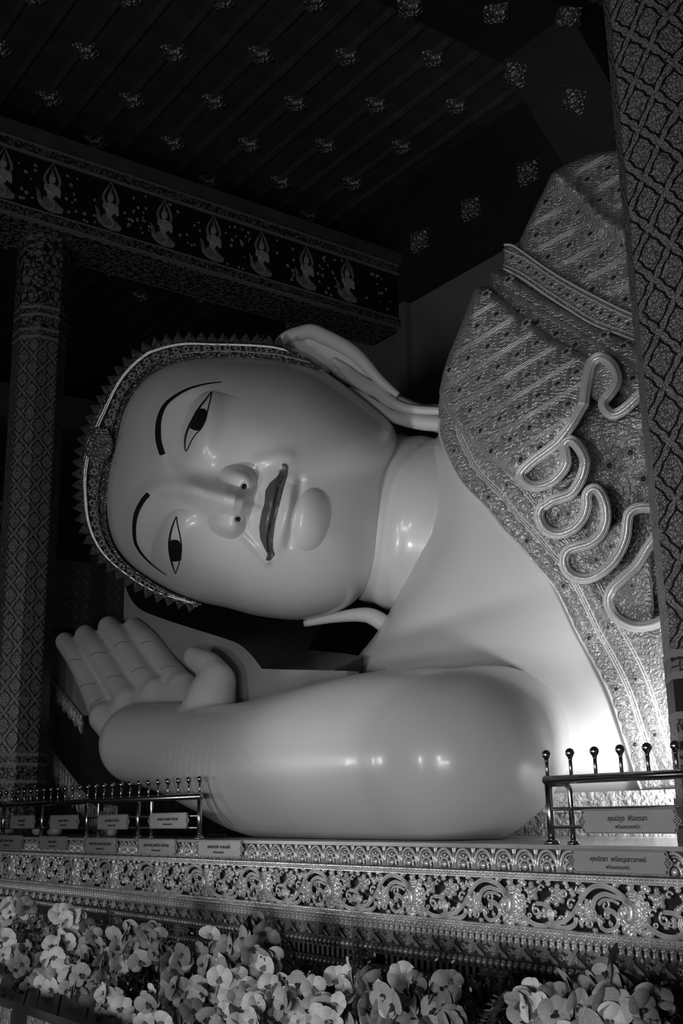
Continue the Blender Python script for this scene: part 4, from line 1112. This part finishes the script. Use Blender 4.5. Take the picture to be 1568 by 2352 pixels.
# cove of slanting acanthus panels
def acanthus_mesh():
    mb = MB()
    for k in range(4): vine(mb, [(-.12+.03*k, .105), (-.05+.03*k, .09-.012*k), (.02+.025*k, .045-.008*k), (.06+.02*k, .0)], .010, .005, -.004*k)
    leaf(mb, -.02, .01, .9, .09, .035, -.02, 3, .03); leaf(mb, .03, .09, -1.9, .09, .03, -.02, 3, .03)
    curl(mb, .0, .05, .5, .026, .9, 1, .009, .006, -.03); curl(mb, -.085, .045, 2.5, .026, .9, -1, .008, .006, -.02)
    mb.lathe([(.022, 0), (.018, -.03), (.004, -.045)], 7, (-.035, -.01, .05), 1)
    return mb.mesh('acanthus_panel', True)
ACM = acanthus_mesh(); DGOLD = pm('tarnished_gilding', .62, .38, .5, bump=[('noise', 26, .5, .03)], var=(7, .3)); ACM.materials.append(DGOLD)
for i in range(66): put('acanthus_panel', ACM, None, ped, loc=tuple(Vector((-3.04-i*.252, YF+.03, .545))-Vector(PO)))
# two fine fringes, slats between them, medallions over the slats
mb = MB(); mb2 = MB()
for i in range(255):
    x = -2.7-i*.066
    for z, dn, m_ in ((.462, -1, mb), (.312, 1, mb2)):
        zt = z+.068 if dn < 0 else z
        m_.tube(np.array([(x, YF-.002, zt), (x, YF-.012, zt+dn*.03), (x, YF+.002, zt+dn*.062)]), [.022, .026, .004], 5)
pput(mb, 'fine_fringe', GOLD, True, kind='stuff'); pput(mb2, 'fine_fringe', GOLD, True, kind='stuff')
SLM = MB().box(-.019, .019, 0, .05, 0, .09).mesh('slat'); SLM.materials.append(pm('grey_slat', .14, .4, .3))
for i in range(208): put('slat', SLM, None, ped, loc=tuple(Vector((-2.8-i*.077, YF+.075, .37))-Vector(PO)))
def medal_mesh():
    mb = MB(); mb.poly([(-.17, .045), (-.12, .085), (-.04, .095), (.04, .095), (.12, .085), (.17, .045), (.12, .005), (.04, -.005), (-.04, -.005), (-.12, .005)], .02, .06)
    for k in range(8): leaf(mb, .0+.03*math.cos(k*.785), .045+.02*math.sin(k*.785), k*.785, .05 if k % 4 else .13, .022, -.0, 2, .03)
    mb.lathe([(.03, .02), (.026, -.02), (.006, -.034)], 8, (0, 0, .045), 1)
    for s in (-1, 1): curl(mb, s*.085, .065, 0, .024, .9, s, .007, .005, .01); curl(mb, s*.085, .025, 0, .024, .9, -s, .007, .005, .01)
    return mb.mesh('medallion', True)
MM = medal_mesh(); MM.materials.append(DGOLD)
for i in range(9): put('medallion', MM, None, ped, loc=tuple(Vector((-4.98-i*1.62, YF+.0, .37))-Vector(PO)))

# ================================================================== railings
def rail_x(px, py): return float(on(px, py, 1, 6.25)[0])
def ball_mesh(R):
    mb = MB(); t = np.linspace(0, np.pi, 9)
    mb.lathe([(R*.45, -R*1.35), (R*.5, -R*1.0)]+[(max(R*math.sin(a), .002), -R*math.cos(a)) for a in t[2:]], 14); return mb.mesh('ball', True)
BALL = ball_mesh(.034); BALL.materials.append(STEEL)
def railing(name, x0, x1, posts, spikes, label, returns, zt=1.80):
    root = empty(name, ((x0+x1)/2, 6.25, ZP), label=label, cat='railing', group='steel railings on the pedestal edge'); RO = np.array(root.location)
    def rp(mb, nm, parent=root, smooth=True):
        o = mb.build(nm, STEEL, parent, smooth)
        if parent is root: o.location = -RO
        return o
    rp(MB().tube(arr((x0-.028, 6.25, zt), (x1+.028, 6.25, zt)), .032, 12), 'top_rail')
    for z in (1.52, 1.615+.03): rp(MB().tube(arr((x0, 6.25, z-.05), (x1, 6.25, z-.05)), .012, 8), 'thin_rail')
    for x in posts:
        o = rp(MB().tube(arr((x, 6.25, ZP), (x, 6.25, zt)), .028, 12), 'post')
        f = MB(); f.lathe([(.058, 0), (.055, .02), (.035, .035), (.028, .036)], 14, (x, 6.25, ZP)); g = f.build('foot_flange', STEEL, o, True)
    for x in spikes:
        o = rp(MB().tube(arr((x, 6.25, zt), (x, 6.25, zt+.17)), .0135, 8), 'spike')
        b = put('ball', BALL, None, o); b.location = (x, 6.25, zt+.185)
    for x, s in returns:
        P = [(x, 6.25+.02, zt-.03), (x+s*.13, 6.27, zt-.03)]+[(x+s*(.13+.06*math.sin(a)), 6.27, zt-.09+.06*math.cos(a)) for a in np.linspace(.2, 1.57, 6)]+[(x+s*.19, 6.27, ZP)]
        o = rp(MB().tube(np.array(P), .020, 10), 'return_bar'); f = MB(); f.lathe([(.045, 0), (.042, .015), (.024, .028)], 12, (x+s*.19, 6.27, ZP)); f.build('foot_flange', STEEL, o, True)
    return root
xr = rail_x(1265, 1900); 
railing('steel_railing', xr, -3.2, [xr, xr+1.5, xr+2.7], [xr+.232*k for k in range(12)], 'near steel railing with ball-topped spikes at the right, before the patterned pillar', [(xr, 1)])
lp = [rail_x(x, 1900) for x in (458, 317, 199, 96, 7)]; dlp = lp[1]-lp[0]
posts = lp+[lp[-1]+dlp*k for k in (1, 2)]
railing('steel_railing', posts[-1], lp[0], posts, [lp[0]-.247*k for k in range(36)], 'far steel railing with ball-topped spikes at the left, before the open palm', [(lp[0]-1.18, -.01), (lp[2]+.3, .01), (lp[4]-.5, .01)])

# ================================================================== name plaques
PLQ = pm('brushed_plaque', .44, .42, .25, var=(3, .12)); INK = pm('engraved_ink', .010, .6)
def text_mesh(body, size):
    cu = bpy.data.curves.new('lettering', 'FONT'); cu.body = body; cu.size = size; cu.align_x = 'CENTER'; cu.align_y = 'CENTER'; cu.resolution_u = 3; cu.extrude = .0006; cu.offset = size*.006
    o = bpy.data.objects.new('t', cu); COL.objects.link(o); dg = bpy.context.evaluated_depsgraph_get()
    me = bpy.data.meshes.new_from_object(o.evaluated_get(dg)); bpy.data.objects.remove(o); me.name = 'lettering'; me.materials.clear(); return me
def plaque(px0, py0, px1, py1, Y, l1, l2, label, sk=0.0):
    """corner pixels give its place on the plane y = Y"""
    a = on(px0, (py0+py1)/2, 1, Y); b = on(px1, (py0+py1)/2, 1, Y); xc = (a[0]+b[0])/2; w = (b[0]-a[0])/2
    m = (px0+px1)/2; z1 = on(m, py0, 1, Y)[2]; z0 = on(m, py1, 1, Y)[2]; zc = (z0+z1)/2; h = (z1-z0)/2
    root = empty('name_plaque', (xc, Y, zc), label=label, cat='plaque', group='engraved name plaques'); c = h*.28; e = min(.05, w*.09); wi = w-e
    def outline(s):
        hh = h-s; ww = wi-s; pts = []
        for sx, sz in ((1, 1), (1, -1), (-1, -1), (-1, 1)):
            q = [(sx*(ww-c), sz*hh), (sx*(ww-c*.35), sz*(hh-c*.12)), (sx*(ww-c*.05), sz*(hh-c*.45)), (sx*ww, sz*(hh-c))]
            t_ = [(sx*(ww+.01), sz*h*.38), (sx*(ww+e*.6-s), sz*h*.24)]
            q = q+t_
            if sx*sz < 0: q = q[::-1]
            if (sx, sz) in ((1, 1), (-1, -1)): q = q+[(sx*(ww+e-s), 0)]
            pts += q
        return np.array(pts)
    MB().poly(outline(0), -.006, .006).build('plate', PLQ, root)
    oo, ii_ = outline(.006), outline(.0085); n = len(oo)
    V = [(p_[0], -.0075, p_[1]) for p_ in oo]+[(p_[0], -.0075, p_[1]) for p_ in ii_]
    put('border_line', mesh('border_line', V, [(i, (i+1) % n, (i+1) % n+n, i+n) for i in range(n)], False), INK, root)
    mb = MB()
    for s in (-1, 1):
        for (u, v, r) in ((wi-.012, 0, .012), (wi-.002, h*.3, .008), (wi-.002, -h*.3, .008), (wi-c*.5, h*.72, .007), (wi-c*.5, -h*.72, .007), (wi+e*.45, 0, .009)):
            t = np.linspace(0, 2*np.pi, 7); P = np.c_[s*u+r*np.cos(t), -.007+0*t, v+r*np.sin(t)]; mb.tube(P, .0022, 4, caps=False)
    mb.build('corner_scrolls', INK, root, kind='stuff')
    for body, size, z in ((l1, h*.56, h*.20), (l2, h*.42, -h*.46)):
        me = text_mesh(body, size); me.materials.append(INK); o = put('lettering', me, None, root)
        o.rotation_euler = (math.pi/2, 0, 0); o.location = (0, -.0085, z)
        if me.vertices:
            xs = [v.co.x for v in me.vertices]; wd = max(xs)-min(xs); lim = 2*wi*(.80 if body == l1 else .55)
            if wd > lim: o.scale = (lim/wd, 1, 1)
    return root
L2 = 'พร้อมครอบครัว'
plaque(1328, 1857, 1566, 1915, 6.20, 'คุณนิรุต  ศิริจรรยา', L2, 'large engraved plaque hung on the near railing before the pillar')
plaque(1305, 1952, 1545, 2008, 6.12, 'คุณรัตยา  เหรียญเสาวภาคย์', L2, 'large engraved plaque on the pedestal edge, below the near railing')
for (x0, y0, x1, y1, t, lb) in ((340, 1867, 434, 1903, 'คุณชลิต คุณชนิตา ชัยวงษ์', 'engraved plaque on the far railing, in its end bay nearest the forearm'),
                                (221, 1871, 297, 1905, 'คุณเทพรัช ธำรงรัตน์', 'engraved plaque on the far railing, second bay from the forearm'),
                                (112, 1872, 182, 1904, 'คุณกุลวดี พรมมา', 'engraved plaque on the far railing, third bay from the forearm'),
                                (22, 1873, 81, 1903, 'คุณนิด สุขใจ', 'leftmost engraved plaque on the far railing, before the far pillar')):
    plaque(x0, y0, x1, y1, 6.20, t, L2, lb)
for (x0, y0, x1, y1, t, lb) in ((450, 1930, 560, 1968, 'คุณเมธิตรัชย์  พวงดอกไม้', 'engraved plaque on the pedestal edge below the end post of the far railing'),
                                (314, 1927, 408, 1963, 'คุณอดิกาญ คุณศิริวัน อัศรัมย์กุล', 'engraved plaque on the pedestal edge, second from the forearm'),
                                (192, 1924, 271, 1959, 'คุณเสริมชาย คุณมณี รุ่งเรืองศรี', 'engraved plaque on the pedestal edge, third from the forearm'),
                                (88, 1921, 156, 1952, 'คุณสมร พิมพา', 'engraved plaque on the pedestal edge, fourth from the forearm'),
                                (-20, 1918, 54, 1950, 'คุณธีระ คุณนภา วงษ์ทอง', 'leftmost engraved plaque on the pedestal edge, cut by the picture edge')):
    plaque(x0, y0, x1, y1, 6.12, t, L2, lb)
# ================================================================== cushion under the head, plinth, fringe
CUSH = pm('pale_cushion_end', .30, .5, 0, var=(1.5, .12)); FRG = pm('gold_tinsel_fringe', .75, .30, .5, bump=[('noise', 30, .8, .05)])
hr = empty('headrest_cushion', (-13.5, 8.4, ZP), label='large triangular headrest with pale end face and black mosaic slope under the head', cat='cushion'); HO = np.array(hr.location)
def hput(mb, nm, mat, smooth=False, **k):
    o = mb.build(nm, mat, hr, smooth, **k); o.location = -HO; return o
C1 = catmull(arr((286, 1338), (296, 1368), (320, 1398), (370, 1420), (450, 1446), (520, 1468), (552, 1482), (580, 1508), (601, 1536)), 4)
C1 = np.vstack([C1, arr((650, 1537), (720, 1538), (768, 1539))])
P1 = on(C1[:, 0], C1[:, 1], 1, 7.62)
P2 = P1+np.array([0, 1.7, .72])*np.interp(np.linspace(0, 1, len(P1)), [0, .6, 1], [1, 1, .25])[:, None]
n = len(P1); mb = MB(); mb.add(np.vstack([P1, P2]), [(i, i+1, n+i+1, n+i) for i in range(n-1)]); hput(mb, 'mosaic_slope', MOSAIC, True)
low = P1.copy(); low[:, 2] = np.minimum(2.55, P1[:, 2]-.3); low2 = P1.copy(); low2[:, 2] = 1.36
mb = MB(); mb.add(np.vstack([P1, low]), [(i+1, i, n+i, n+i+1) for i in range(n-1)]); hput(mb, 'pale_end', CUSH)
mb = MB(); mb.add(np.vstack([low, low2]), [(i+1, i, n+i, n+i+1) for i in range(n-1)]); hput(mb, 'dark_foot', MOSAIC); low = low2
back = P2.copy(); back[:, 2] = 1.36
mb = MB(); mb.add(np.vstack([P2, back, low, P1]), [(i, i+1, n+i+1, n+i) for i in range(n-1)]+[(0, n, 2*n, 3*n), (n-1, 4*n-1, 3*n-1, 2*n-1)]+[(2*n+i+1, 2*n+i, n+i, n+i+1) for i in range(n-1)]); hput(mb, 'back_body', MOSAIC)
B = on(np.array([601, 797, 797, 601]), np.array([1537, 1541, 1640, 1640]), 1, 7.45)
B2 = B.copy(); B2[:, 1] += .16
mb = MB(); mb.add(np.vstack([B, B2]), [(0, 1, 2, 3), (4, 7, 6, 5), (0, 4, 5, 1), (0, 3, 7, 4), (1, 5, 6, 2)]); hput(mb, 'pale_step', CUSH)
# stepped lower cushions behind the hand
lc = empty('stepped_cushion', (-18, 8.5, ZP), label='dark stepped cushion with gold tinsel fringe behind the far railing', cat='cushion'); LO = np.array(lc.location)
def lput(V, F, nm, mat, smooth=False, **k):
    o = put(nm, mesh(nm, V, F, smooth), mat, lc, **k); o.location = -LO; return o
def slab(pts, Y, th): 
    pts = np.array(pts, float); A = on(pts[:, 0], pts[:, 1], 1, Y); Bk = A.copy(); Bk[:, 1] += th; k = len(A)
    return np.vstack([A, Bk]), [tuple(range(k)), tuple(range(2*k-1, k-1, -1))]+[(i, i+k, (i+1) % k+k, (i+1) % k) for i in range(k)]
lput(*slab([(84, 1440), (128, 1460), (160, 1520), (215, 1600), (240, 1645), (184, 1643), (150, 1600), (98, 1532), (84, 1510)], 7.75, .5), 'pale_side', CUSH)
lput(*slab([(84, 1640), (260, 1640), (330, 1760), (420, 1840), (540, 1915), (500, 1918), (84, 1905)], 8.0, .6), 'mosaic_face', MOSAIC)
lput(*slab([(84, 1525), (100, 1540), (190, 1642), (84, 1642)], 7.9, .4), 'mosaic_face', MOSAIC)
def fringe(path, wpx, Y, nm):
    c = resample(catmull(np.array(path, float), 6), step=5.5); mb = MB()
    for i, p in enumerate(c):
        h = wpx*(1+.12*math.sin(i*1.7)); y0 = np.array([p[1], p[1]+h*.35, p[1]+h*.7, p[1]+h]); x = np.array([p[0], p[0]+1.2, p[0]-.8, p[0]+.8])
        mb.tube(on(x, y0, 1, Y-.03*(i % 2)), np.array([.012, .022, .017, .004])*1.15, 5)
    o = mb.build(nm, FRG, lc, True, kind='stuff'); o.location = -LO
    c2 = catmull(np.array(path, float), 6); m2 = MB().tube(on(c2[:, 0], c2[:, 1], 1, Y-.02), .025, 6); o = m2.build('fringe_cord', FRG, lc, True); o.location = -LO
fringe([(90, 1528), (125, 1570), (160, 1612), (188, 1648)], 38, 7.72, 'tinsel_fringe')
fringe([(90, 1685), (130, 1740), (180, 1805), (215, 1850), (250, 1880)], 62, 7.7, 'tinsel_fringe')
fringe([(240, 1850), (320, 1862), (400, 1880), (470, 1895), (518, 1903)], 26, 7.7, 'tinsel_fringe')
# gilded plinth under the body, seen through the near railing
pl = empty('body_plinth', (-7, 8.2, ZP), label='low gilded plinth with scroll relief under the chest behind the near railing', cat='plinth'); PLO = np.array(pl.location)
PLG = pm('plinth_gilding', .60, .36, .6, bump=[('wave', 5, .5, .05), ('noise', 40, .3, .02)])
for z0, z1, y in ((1.352, 1.43, 8.14), (1.43, 1.56, 8.22), (1.56, 1.66, 8.18), (1.66, 1.74, 8.24)):
    o = MB().box(-9.6, 3.2, y, 12.8, z0, z1).build('course', PLG, pl); o.location = -PLO
# small offerings on the ledge behind the far railing
FRU = pm('pale_fruit', .30, .5, var=(9, .2)); n_ = 0
for px, py, r in ((22, 1908, .075), (87, 1906, .085), (117, 1909, .06), (130, 1906, .09), (258, 1912, .07)):
    P = on(px, py, 1, 6.42); n_ += 1; mb = MB(); t = np.linspace(0, np.pi, 8)
    mb.lathe([(max(.003, r*math.sin(a)*(1-.08*math.cos(a))), -r*.92*math.cos(a)) for a in t], 12); mb.tube(arr((0, 0, r*.85), (.01, 0, r*1.15)), .007, 5)
    lab = ['small round offering at the foot of the leftmost railing bay', 'pale round offering beside the second post of the far railing', 'smallest offering, touching a larger round one by the third plaque', 'large round offering below the third plaque of the far railing', 'lone offering below the second plaque of the far railing'][n_-1]
    o = mb.build('fruit', FRU, None, True, label=lab, cat='fruit', group='offerings on the ledge'); o.location = (P[0], 6.42, ZP+r*.92)

# ================================================================== orchids in front of the pedestal
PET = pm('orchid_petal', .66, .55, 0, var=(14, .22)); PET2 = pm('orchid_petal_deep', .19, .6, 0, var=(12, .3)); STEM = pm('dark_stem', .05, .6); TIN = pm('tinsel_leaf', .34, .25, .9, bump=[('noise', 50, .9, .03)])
def petal(mb, ang, L, W, tilt, m=0, cup=.25):
    """rounded petal in the XZ plane facing -Y"""
    c, s = math.cos(ang), math.sin(ang); V = []; F = []; nu, nv = 8, 6
    for i in range(nu):
        t = i/(nu-1); w0 = W*math.sqrt(max(.012, 1-((t-.54)/.56)**2))
        if t < .2: w0 *= .45+2.7*t
        for j in range(nv):
            q = j/(nv-1)*2-1; w = w0*q; a = L*t*(1-.10*q*q*t)
            y = -tilt*a+cup*W*(q*q-.4)*math.sin(math.pi*t)+.10*L*t*t
            V.append((a*c-w*s, y, a*s+w*c))
    for i in range(nu-1):
        for j in range(nv-1): F.append((i*nv+j, i*nv+j+1, (i+1)*nv+j+1, (i+1)*nv+j))
    mb.add(V, F, m)
def bloom(seed, mat):
    r = random.Random(seed); mb = MB()
    for a in (90, 210, 330): petal(mb, math.radians(a+r.uniform(-10, 10)), 1.0, .45, r.uniform(-.1, .35))
    for a in (18, 162): petal(mb, math.radians(a+r.uniform(-8, 8)), 1.05, .66, r.uniform(.1, .5), cup=.30)
    for a in (250, 290): petal(mb, math.radians(a), .42, .16, .9, 1)
    mb.lathe([(.10, -.02), (.13, -.14), (.07, -.24), (.02, -.28)], 7, (0, 0, 0), 1, 1)
    me = mb.mesh('bloom', True); me.materials.append(mat); me.materials.append(PET2 if mat is PET else STEM); return me
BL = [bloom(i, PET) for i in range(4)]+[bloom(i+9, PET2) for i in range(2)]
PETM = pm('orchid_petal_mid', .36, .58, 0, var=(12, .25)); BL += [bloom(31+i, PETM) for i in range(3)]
def bud_mesh():
    mb = MB(); mb.lathe([(.02, -.3), (.16, -.12), (.2, .1), (.1, .3), (.01, .4)], 7); me = mb.mesh('bud', True); me.materials.append(PETM); return me
BUD = bud_mesh()
def frond_mesh(seed):
    r = random.Random(seed); mb = MB(); c = catmull(arr((0, 0, 0), (.1, -.1, .5), (.3, -.15, .9), (.6, -.1, 1.2)), 4); mb.tube(c, .012, 4)
    for i in range(2, len(c)):
        for s in (-1, 1):
            for q in range(3):
                d = np.array([s*r.uniform(.25, .45), r.uniform(-.2, .1), r.uniform(.05, .25)]); b = c[i]; mb.add([b, b+d*.5+[0, .0, .03], b+d, b+d*.5-[0, .02, .03]], [(0, 1, 2, 3)])
    me = mb.mesh('tinsel_frond'); me.materials.append(TIN); return me
FRO = [frond_mesh(i) for i in range(3)]
rr_ = random.Random(21)
PLACE = ['near the left picture edge', 'at the lower left', 'left of the middle', 'at the bottom middle', 'right of the middle', 'at the lower right']
def spray(px, py, Y, n, spread, size, tone, label, drop=0.0):
    """a stem carrying blooms; (px,py) is where its head shows, Y its distance from the pedestal line"""
    P = on(px, py, 1, Y); root = empty('orchid_spray', (P[0], Y+.12, .02), label=label, cat='flowers', group='artificial orchid sprays before the pedestal'); RO = np.array(root.location)
    top = P-RO; mb = MB(); c = catmull(np.array([(0, 0, 0), (.02, .03, top[2]*.5), (top[0]*.5, 0.05, top[2]*.85), (top[0], -.05, top[2])]), 5)
    mb.tube(c, .008, 5); mb.build('stem', STEM, root, True)
    for k in range(n):
        t = k/max(1, n-1); a = rr_.uniform(0, 6.283); q = spread*math.sqrt(rr_.random())
        o = put('bloom', BL[rr_.choice(tone)], None, root)
        o.location = Vector(top)+Vector((q*math.cos(a)*1.1, -.10-rr_.uniform(0, .16), q*math.sin(a)*.9-drop*t))
        o.scale = (size*rr_.uniform(.8, 1.15),)*3
        o.rotation_euler = (rr_.uniform(-.8, .7), rr_.uniform(-1.4, 1.4), rr_.uniform(-.5, 1.9))
    for k in range(2):
        o = put('bud', BUD, None, root); o.location = Vector(top)+Vector((rr_.uniform(-1, 1)*spread, -.05, rr_.uniform(.6, 1.3)*spread)); o.scale = (size*.5,)*3; o.rotation_euler = (rr_.uniform(-1, 1), rr_.uniform(-1, 1), 0)
    for k in range(2):
        o = put('tinsel_frond', FRO[rr_.randrange(3)], None, root); o.location = Vector(top)+Vector((rr_.uniform(-.5, .5)*spread, .08, -.12)); o.scale = (rr_.uniform(.13, .2),)*3; o.rotation_euler = (rr_.uniform(-.6, .6), rr_.uniform(-1.2, 1.2), rr_.uniform(0, 6))
    return root
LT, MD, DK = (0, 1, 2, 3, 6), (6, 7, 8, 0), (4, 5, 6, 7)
SPR = [  # px, py, Y, blooms, spread, size, tone, label
 (22, 2120, 5.45, 9, .20, .075, LT, 'pale orchid spray at the left picture edge, highest of that edge'), (85, 2100, 5.5, 8, .16, .072, MD, 'grey orchid spray rising beside the tinsel near the left edge'),
 (60, 2180, 5.4, 8, .17, .075, LT, 'pale orchid spray below the highest spray of the left edge'), (105, 2215, 5.3, 7, .15, .075, DK, 'dim orchid spray low on the left, above the carved table'),
 (205, 2130, 5.5, 9, .17, .078, LT, 'bright upright orchid spray left of the first slat medallion'), (240, 2165, 5.5, 6, .15, .076, DK, 'dim orchid spray touching the bright upright spray'),
 (170, 2215, 5.35, 9, .18, .078, LT, 'bright orchid cluster above the carved table on the left'), (215, 2240, 5.3, 8, .16, .078, MD, 'middle-grey orchid cluster right of the carved table'),
 (20, 2260, 5.25, 8, .18, .074, MD, 'orchid spray at the left edge just above the carved table'), (330, 2185, 5.45, 8, .17, .080, MD, 'orchid spray with long drooping head below the second medallion'),
 (375, 2165, 5.5, 6, .14, .078, DK, 'small dim orchid spray below the striped slats'), (290, 2255, 5.3, 9, .18, .082, DK, 'broad dim orchid cluster at the lower left'),
 (320, 2310, 5.2, 6, .15, .082, LT, 'pale hanging orchid spray close to the bottom edge'), (440, 2220, 5.4, 9, .18, .084, DK, 'dark broad orchid cluster below the darkest carved gap'),
 (540, 2185, 5.5, 7, .15, .084, MD, 'upright tinsel-wrapped orchid spray left of the tallest spray'), (630, 2150, 5.5, 7, .15, .088, DK, 'top of the tallest orchid spray against the slats'),
 (628, 2200, 5.42, 8, .15, .090, LT, 'bright orchid head on the tallest spray in the middle'), (580, 2280, 5.3, 9, .18, .090, LT, 'bright orchid cluster at the bottom middle'),
 (480, 2310, 5.2, 9, .19, .088, DK, 'wide dim orchid cluster at the bottom, left of the middle'), (400, 2330, 5.15, 8, .18, .086, MD, 'orchid cluster cut by the bottom edge, left of the middle'),
 (690, 2300, 5.25, 9, .19, .092, MD, 'orchid cluster right of the bright bottom cluster'), (620, 2340, 5.15, 8, .18, .092, LT, 'pale orchid cluster cut by the bottom edge in the middle'),
 (760, 2320, 5.2, 9, .18, .094, LT, 'pale large-petalled orchids low in the middle'), (870, 2255, 5.42, 6, .13, .095, LT, 'slim bright orchid spray standing alone right of the middle'),
 (800, 2350, 5.12, 8, .18, .096, LT, 'pale orchids touching the bottom edge beside the slim spray'), (960, 2300, 5.35, 8, .17, .098, LT, 'broad pale orchid head right of the slim bright spray'),
 (1040, 2280, 5.4, 6, .15, .098, DK, 'dim orchid pair below the last clear medallion'), (930, 2345, 5.15, 8, .18, .098, MD, 'orchids at the bottom edge below the broad pale head'),
 (1060, 2340, 5.2, 7, .16, .098, DK, 'dark orchids at the bottom edge right of the broad pale head'), (1270, 2325, 5.3, 6, .15, .102, LT, 'thin-petalled bright orchids at the lower right'),
 (1440, 2265, 5.45, 7, .16, .104, DK, 'highest dim orchid spray at the lower right'), (1400, 2310, 5.35, 8, .18, .106, MD, 'orchid cluster below the highest right-hand spray'),
 (1350, 2345, 5.2, 8, .18, .106, MD, 'orchids at the bottom edge right of the thin-petalled ones'), (1520, 2325, 5.35, 8, .18, .108, DK, 'dark orchid cluster at the right picture edge'), (1460, 2350, 5.15, 7, .17, .108, MD, 'orchids cut by the bottom edge at the far right')]
for px, py, Y, n, sp, sz, tn, lb in SPR:
    near = np.interp(px, [0, 300, 700, 1568], [1.5, 1.2, .7, .25])       # the row of stands comes a little closer on the left
    spray(px, py, Y-near, n+7, sp*1.08, np.interp(px, [0, 700, 1568], [.078, .085, .096]), tn, lb)
# dark foliage and tinsel massed behind the blooms
LEAFM = pm('dark_artificial_leaf', .055, .5, 0, var=(8, .4)); mb = MB(); mt = MB()
for k in range(6500):
    px = rr_.uniform(-80, 1650); top_ = np.interp(px, [0, 130, 420, 600, 900, 1568], [2120, 2165, 2200, 2225, 2280, 2310]); py = rr_.uniform(top_, 2420)
    Y = 6.15-np.interp(px, [0, 300, 700, 1568], [1.75, 1.45, .95, .5])+rr_.uniform(-.05, .15); P = on(px, py, 1, Y)
    if P[2] < .03: continue
    d = np.array([rr_.gauss(0, 1), rr_.gauss(0, .5), rr_.gauss(.4, .7)]); d /= np.linalg.norm(d); n2 = np.cross(d, [0, 1, .3]); n2 /= np.linalg.norm(n2); L = rr_.uniform(.08, .2); W = L*rr_.uniform(.12, .3)
    (mt if k % 4 == 0 else mb).add([P, P+d*L*.5+n2*W, P+d*L, P+d*L*.5-n2*W], [(0, 1, 2, 3)])
mb.build('foliage', LEAFM, label='dark massed leaves behind the orchid blooms', cat='foliage', kind='stuff')
mt.build('tinsel', TIN, label='glittering tinsel strands among the orchids', cat='tinsel', kind='stuff')
# carved low table corner at the bottom left
tb = empty('carved_table', (-8.0, 3.3, 0), label='low table with pale carved panels at the bottom left corner', cat='table'); TO = np.array(tb.location)
TBM = pm('pale_carved_panel', .26, .5, .2, bump=[('wave', 5, .8, .06), ('noise', 20, .4, .03)]); TBD = pm('dark_table_wood', .03, .4)
def tput(mb, nm, mat): o = mb.build(nm, mat, tb); o.location = -TO; return o
ta = on(-40, 2290, 1, 3.2); tz = ta[2]
x0_ = on(-120, 2300, 1, 3.2)[0]; x1_ = on(30, 2300, 1, 3.2)[0]; x2_ = on(72, 2300, 1, 3.2)[0]; x3_ = on(158, 2310, 1, 3.2)[0]
tput(MB().box(x0_, x3_+.02, 3.2, 3.45, .05, tz-.06), 'table_body', TBD)
for xa, xb in ((x0_, x1_), (x2_, x3_)): tput(MB().box(xa, xb, 3.175, 3.2, max(.1, tz-.55), tz-.01), 'carved_panel', TBM)
tput(MB().box(x1_, x2_, 3.185, 3.2, .1, tz-.02), 'plain_stile', TBD)
for xa in (x0_+.03, x3_-.05): tput(MB().box(xa, xa+.06, 3.25, 3.31, 0, .05), 'foot', TBD)
